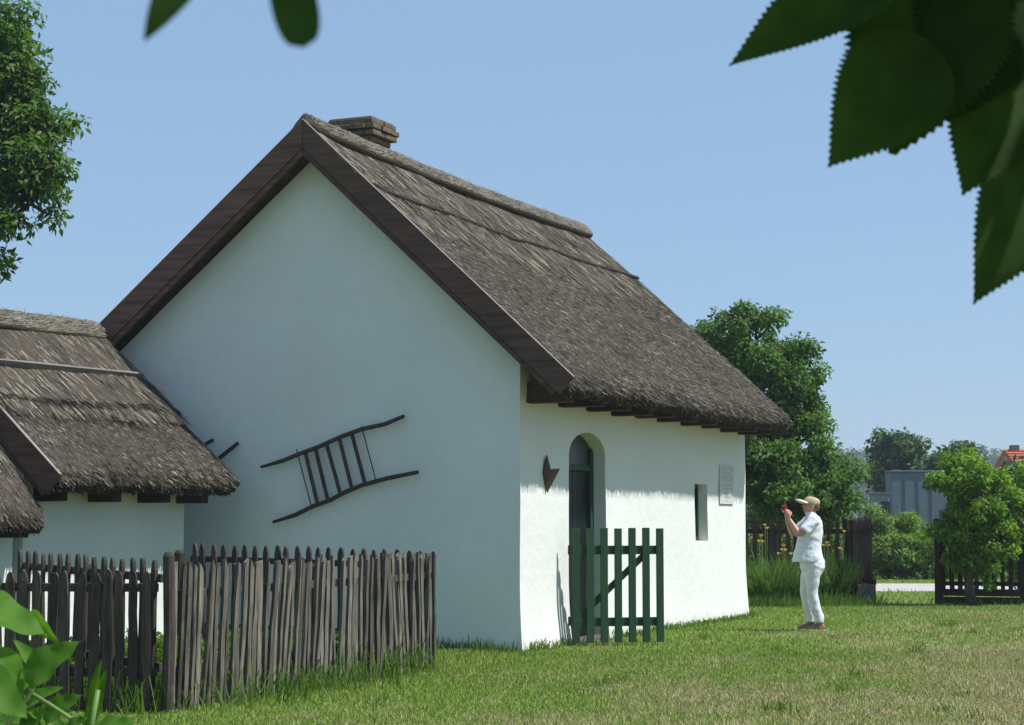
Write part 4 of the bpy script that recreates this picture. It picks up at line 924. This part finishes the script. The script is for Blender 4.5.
# shirt: loose, hanging out in front, short sleeves
st_ = MB()
st_.rings([(0.095, 0, .855, .185, .205), (0.09, 0, .90, .182, .205), (0.085, 0, .97, .168, .20), (0.075, 0, 1.05, .158, .19), (0.06, 0, 1.13, .155, .187), (0.045, 0, 1.20, .150, .187), (0.03, 0, 1.28, .135, .19), (0.02, 0, 1.35, .115, .185), (0.022, 0, 1.405, .088, .145), (0.032, 0, 1.435, .066, .085), (0.042, 0, 1.465, .058, .062)], 24)
for sgn in (1, -1):
    a_ = Vector((0.02, sgn * .145, 1.375)); b_ = Vector((0.165, sgn * .19, 1.235)); st_.tube([a_, a_.lerp(b_, .5), b_, b_ + (b_ - a_) * 0.06], [.075, .073, .072, .070], 12)
so = st_.build('shirt', MT['shirt'], person); remesh(so, 0.009, 3)
def crumple(o, amp, sc):
    for v in o.data.vertices:
        p = v.co; v.co = p + v.normal * amp * (nz(p.x * sc, p.y * sc, p.z * sc * 1.8) + .5 * nz(p.x * sc * 2.3, p.y * sc * 2.3, p.z * sc * 3))
crumple(so, 0.007, 9)
col_ = MB(); col_.rings([(0.042, 0, 1.44, .070, .072), (0.046, 0, 1.475, .066, .066)], 18); col_.build('collar', MT['shirt'], so, True)
# trousers
tr = MB(); tr.rings([(0.045, 0, .60, .06, .09), (0.035, 0, .70, .115, .155), (0.028, 0, .78, .152, .185), (0.03, 0, .86, .150, .182), (0.04, 0, .95, .135, .170), (0.05, 0, 1.0, .125, .16)], 20)
for sgn, L_ in legs.items():
    a_, b_, c_ = map(Vector, L_); tr.tube([a_ + Vector((-.03, 0, -.02)), a_.lerp(b_, .45) + Vector((-.01, 0, 0)), b_, b_.lerp(c_, .5), c_ + Vector((0, 0, .10)), c_ + Vector((0.005, 0, .022))], [.106, .092, .070, .066, .062, .064], 14)
to = tr.build('trousers', MT['trousers'], person); remesh(to, 0.009, 3); crumple(to, 0.006, 8)
# shoes
for sgn, L_ in legs.items():
    a_ = Vector(L_[2]); s_ = MB(); s_.rings([(a_.x + .045, a_.y, .022, .128, .045), (a_.x + .045, a_.y, .045, .125, .044), (a_.x + .03, a_.y, .07, .10, .04), (a_.x + .0, a_.y, .095, .055, .038)], 16)
    sho = s_.build('shoe', MT['shoe'], person, True); MB().rings([(a_.x + .045, a_.y, 0.0, .130, .047), (a_.x + .045, a_.y, .022, .132, .048)], 16).build('sole', MT['sole'], sho, True)
# cap with visor, hair below it
cp_ = MB(); cp_.rings([(0.032, 0, 1.555, .100, .084), (0.030, 0, 1.585, .103, .087), (0.026, 0, 1.62, .098, .083), (0.022, 0, 1.645, .078, .066), (0.02, 0, 1.658, .045, .04), (0.02, 0, 1.662, .01, .01)], 20)
rotc = Matrix.Translation((0.03, 0, 1.58)) @ Matrix.Rotation(R(-17), 4, 'Y') @ Matrix.Translation((-0.03, 0, -1.58))
cp_.v = [tuple(rotc @ Vector(v)) for v in cp_.v]; cpo = cp_.build('cap', MT['cap'], person, True)
vz = MB(); V = []; F = []
for i in range(11):
    t = -1.15 + 2.3 * i / 10
    for r_, dz in ((.092, 0), (.155, -.002), (.21, -.014)):
        V.append((0.03 + r_ * math.cos(t) * (1 if r_ < .1 else 1.0), .085 / .1 * r_ * .78 * math.sin(t), 1.588 + dz - .02 * abs(math.sin(t)) * (r_ / .2)))
V += [(x, y, z - .006) for x, y, z in V]; n_ = 33
for i in range(10):
    for j in range(2):
        a_, b_, c_, d_ = i * 3 + j, (i + 1) * 3 + j, (i + 1) * 3 + j + 1, i * 3 + j + 1; F += [(a_, b_, c_, d_), (d_ + n_, c_ + n_, b_ + n_, a_ + n_)]
    F.append((i * 3 + 2, (i + 1) * 3 + 2, (i + 1) * 3 + 2 + n_, i * 3 + 2 + n_))
vz.add([tuple(rotc @ Vector(v)) for v in V], F).build('visor', MT['visor'], cpo, True)
hr = MB(); hr.rings([(-.012, 0, 1.485, .045, .055), (-.005, 0, 1.515, .066, .072), (0.005, 0, 1.555, .082, .079), (0.01, 0, 1.58, .085, .082)], 16); hr.build('hair', MT['hair'], person, True)
# camera in her hands (a thing of its own)
cam_o = tag(empty('compact_camera', person.matrix_basis @ Vector((0.372, 0, 1.515)), math.pi + R(4)), 'small red compact camera held up in both hands of the woman', 'camera')
MB().box(-.018, .018, -.066, .066, -.046, .046).build('body', MT['red'], cam_o, bevel=0.006)
MB().tube([(.014, .005, 0), (.034, .005, 0)], [.026, .023], 16).build('lens', MT['black'], cam_o, True)
MB().box(-.0165, -.0142, -.042, .030, -.026, .026).build('screen', MT['black'], cam_o)

# ================================================================== NEAR LEAVES
def leaf_mesh(L, W, teeth=0.0, nseg=40, curl=0.15, fold=0.2, heart=False, wav=0.0, tipx=0.9):
    V = []; F = []; UV = []
    for i in range(nseg + 1):
        t = i / nseg
        if heart: w = W / 2 * (math.sin(math.pi * min(1, t * 1.0) ** 0.62) ** 0.8) * (1 - 0.15 * t) if 0 < t < 1 else 0
        else: w = W / 2 * (t ** 0.6 * (1 - t) ** tipx) / (0.375 ** 0.6 * 0.625 ** tipx) if 0 < t < 1 else 0
        z = -curl * L * t * t; x = L * t
        tooth = (1 + teeth) if (i % 2 and 2 < i < nseg) else 1.0
        fw = (teeth * 0.25 * W) if tooth > 1 else 0
        for s in (-1, -0.5, 0, 0.5, 1):
            ws = w * abs(s) * (tooth if abs(s) == 1 else 1)
            zz = z + fold * ws + wav * W * math.sin(t * 16 + s * 2) * abs(s)
            V.append((x + (fw if abs(s) == 1 else 0), math.copysign(ws, s) if s else 0, zz)); UV.append((0.5 + s * 0.5 * (w / (W / 2 + 1e-9)), t))
    for i in range(nseg):
        for j in range(4): F.append((i * 5 + j, (i + 1) * 5 + j, (i + 1) * 5 + j + 1, i * 5 + j + 1))
    me = py_mesh('leaf', V, F); uv = me.uv_layers.new(name='UVMap')
    for lp in me.loops: uv.data[lp.index].uv = UV[lp.vertex_index]
    me.polygons.foreach_set('use_smooth', [True] * len(me.polygons)); return me
def place_leaf(parent, me_L, base, tip, me, mat, nrm):
    d = (tip - base); L = d.length; d.normalize(); nrm = Vector(nrm); nrm = (nrm - d * nrm.dot(d)).normalized(); s = nrm.cross(d)
    M_ = Matrix((d, s, nrm)).transposed().to_4x4(); M_.translation = base
    if not me.materials: me.materials.append(mat)
    o = bpy.data.objects.new('leaf', me); col.objects.link(o); o.parent = parent
    sc_ = L / me_L; o.matrix_local = parent.matrix_basis.inverted() @ M_ @ Matrix.Diagonal((sc_, sc_, sc_, 1)); return o
# overhanging tree whose trunk stands right of the camera
ot = tag(empty('overhanging_tree', (2.1, -1.6, 0)), 'dark serrated leaves of an overhanging branch at the upper right', 'tree')
O = Vector((2.1, -1.6, 0)); tw = MB()
MB().tube([(0, 0, -.1), (0.02, 0.02, .8), (0, 0.05, 1.6), (-.05, .06, 2.6)], [.13, .11, .095, .08], 10).build('trunk', MT['bark'], ot, True)
twp = [Vector((-.02, .05, 2.2)), Vector((-.5, .9, 2.45)), Vector((-1.1, 2.0, 2.1)), at(1120, -110, 1.06) - O, at(1075, -40, 1.06) - O, at(1000, -25, 1.02) - O, at(930, -20, 1.0) - O, at(880, -30, 0.98) - O]
tw.tube(twp, [.035, .022, .012, .006, .005, .0035, .003, .002], 7)
tw.tube([at(1075, -40, 1.06) - O, at(1050, 40, 1.04) - O, at(1040, 150, 1.03) - O], [.004, .003, .002], 6)
tw.build('branch', MT['bark'], ot, True)
e1 = leaf_mesh(.10, .064, .11, 60, .06, .14, tipx=1.2); e2 = leaf_mesh(.10, .052, .11, 60, .10, .22, tipx=1.2); e3 = leaf_mesh(.10, .048, .11, 60, .08, .45, tipx=1.2); e4 = leaf_mesh(.10, .070, .10, 60, .05, .10, tipx=1.0)
for (bx, by, tx, ty, Yb, Yt, me, nv) in [
        (900, -22, 726, 57, .99, 1.00, e3, (-.1, -.9, .5)), (930, 42, 831, 163, 1.00, .98, e1, (.1, -1, .2)), (952, -45, 893, 150, 1.02, 1.0, e4, (-.2, -1, .1)),
        (1000, -55, 952, 118, 1.03, 1.01, e4, (.2, -1, .2)), (1026, 58, 965, 190, 1.03, 1.0, e1, (0, -1, .3)), (1046, 145, 983, 299, 1.03, 1.0, e2, (.25, -1, .1)),
        (1052, -25, 985, 92, 1.05, 1.04, e1, (0, -.8, .6)), (1062, 40, 1004, 128, 1.06, 1.05, e1, (.3, -1, .3)), (1066, -60, 1006, 45, 1.07, 1.06, e4, (.1, -1, .4))]:
    place_leaf(ot, .10, at(bx, by, Yb), at(tx, ty, Yt), me, MT['elm'], nv)
rg2 = random.Random(9)
for i in range(280):                                       # the rest of the crown, above the view, keeps the branch in shade
    b_ = Vector((rg2.uniform(.0, 1.1), 0.85 + rg2.uniform(-.5, .45), rg2.uniform(1.72, 2.2)))
    d_ = Vector((rg2.gauss(-.3, .7), rg2.gauss(0, .7), rg2.gauss(-.4, .4))).normalized() * rg2.uniform(.08, .14)
    place_leaf(ot, .10, b_, b_ + d_, rg2.choice((e1, e2, e4)), MT['elm'], (rg2.gauss(.3, .4), rg2.gauss(0, .4), 1))
tw2 = MB()
for i in range(12):
    e_ = Vector((rg2.uniform(.15, 1.2), rg2.uniform(.55, 1.4), rg2.uniform(1.75, 2.3))) - O; tw2.tube([Vector((-.05, .06, 2.3 + i * .02)), Vector((-.5, .9, 2.45)), (e_ + Vector((-.5, .9, 2.5))) * .5 + Vector((0, 0, .12)), e_], [.02, .014, .008, .003], 5)
tw2.build('branch', MT['bark'], ot, True)
# second hanging spray at top left (soft, very near)
sp_ = tag(empty('hanging_twig', (-.1, .42, 1.55)), 'dark blurred leaf tips hanging in at the top, left of centre', 'twig'); O = Vector((-.1, .42, 1.55))
MB().tube([at(130, -120, .42) - O, at(220, -70, .42) - O, at(330, -75, .42) - O, at(450, -140, .46) - O, Vector((.9, .1, .75))], [.002, .0025, .003, .004, .009], 6).build('stem', MT['bark'], sp_, True)
ov = leaf_mesh(.05, .0155, 0, 24, .05, .1, tipx=0.35); nar = leaf_mesh(.05, .016, 0, 24, .2, .3)
for (bx, by, tx, ty, me, nv) in [(280, -62, 303, 44, ov, (0, -1, .2)), (212, -65, 146, 29, nar, (.3, -1, .3)), (350, -75, 330, -8, ov, (.3, -1, .4))]:
    place_leaf(sp_, .05, at(bx, by, .42), at(tx, ty, .41), me, MT['elm'], nv)
# bright plant at lower left
np_ = tag(empty('leafy_plant', (-.62, 2.25, 0)), 'bright green broad-leaved plant close to the camera at lower left', 'plant'); O = Vector((-.62, 2.25, 0))
stm = MB()
for pth, r in [([(-30, 800), (10, 720), (31, 693), (40, 660)], .0035), ([(31, 693), (52, 706), (70, 718), (100, 740)], .0025), ([(-30, 800), (-20, 690), (-25, 620)], .004), ([(60, 800), (90, 735), (98, 690)], .003)]:
    stm.tube([at(x, y, 2.25) - O for x, y in pth], r, 6)
b0 = at(0, 800, 2.25) - O
stm.tube([Vector((0, 0, -.05)), Vector((.0, .0, .5)), b0], [.008, .007, .005], 7); stm.tube([Vector((.03, 0, -.05)), at(60, 800, 2.25) - O], [.007, .004], 7); stm.tube([b0, at(-30, 800, 2.25) - O], .004, 6)
stm.build('stem', MT['stalk'], np_, True)
l1 = leaf_mesh(.08, .052, 0, 24, .18, .22, True, .045); l2 = leaf_mesh(.08, .04, 0, 24, .35, .35, True, .03); l3 = leaf_mesh(.08, .016, 0, 24, .1, .5)
for (bx, by, tx, ty, me, nv, dY) in [
        (-40, 606, 46, 622, l1, (.1, -.55, .85), 0), (30, 612, 50, 642, l2, (-.5, -.8, .2), .02), (26, 682, 72, 638, l1, (-.3, -.8, .5), -.03), (-30, 672, 26, 712, l1, (.4, -.8, .3), -.05),
        (-8, 650, 22, 705, l1, (.5, -.9, .1), -.02), (44, 720, 76, 692, l1, (0, -.7, .7), .03), (28, 706, 52, 682, l2, (-.2, -.7, .7), .02), (92, 712, 98, 660, l3, (-.4, -.9, .1), .05), (84, 735, 106, 672, l3, (.3, -.9, .2), .07),
        (62, 735, 84, 714, l1, (.2, -.6, .8), -.02), (90, 732, 132, 716, l1, (0, -.5, .9), -.02), (-20, 745, 22, 700, l1, (0, -.6, .8), .05), (-10, 725, 34, 712, l1, (.2, -.6, .8), .03), (20, 745, 60, 724, l1, (0, -.5, .9), .04), (8, 700, 30, 672, l2, (.1, -.8, .6), .08), (-25, 640, 12, 668, l2, (.2, -.8, .5), .06),
        (30, 728, 48, 702, l1, (-.3, -.7, .6), .06), (0, 738, -4, 708, l1, (.4, -.7, .5), .07), (50, 742, 28, 716, l2, (.2, -.7, .7), .05), (12, 720, 40, 728, l1, (-.2, -.6, .8), .02), (70, 750, 58, 716, l2, (.4, -.8, .4), .09), (-14, 702, 14, 688, l2, (-.2, -.8, .5), .1), (36, 668, 20, 640, l2, (.5, -.8, .3), .1), (108, 745, 120, 722, l2, (-.3, -.7, .5), .04)]:
    place_leaf(np_, .08, at(bx, by, 2.25 + dY), at(tx, ty, 2.23 + dY), me, MT['lilac'], nv)
# ================================================================== AIR
hz = MB(); hz.box(-520, 620, -60, 760, -1.0, 42.0)
hzo = hz.build('haze', None); hm = bpy.data.materials.new('summer_haze'); hm.use_nodes = True; hn = hm.node_tree
hn.nodes.remove(hn.nodes['Principled BSDF']); pv = hn.nodes.new('ShaderNodeVolumePrincipled'); pv.inputs['Color'].default_value = (0.82, 0.9, 1.0, 1); pv.inputs['Density'].default_value = 0.0006; pv.inputs['Anisotropy'].default_value = 0.3
hn.links.new(pv.outputs[0], hn.nodes['Material Output'].inputs['Volume']); hzo.data.materials.append(hm); tag(hzo, 'thin bluish summer haze over the far wood', 'haze', kind='stuff')
print('tris', sum(len(m.loop_triangles) if m.loop_triangles else len(m.polygons) * 2 for m in bpy.data.meshes))
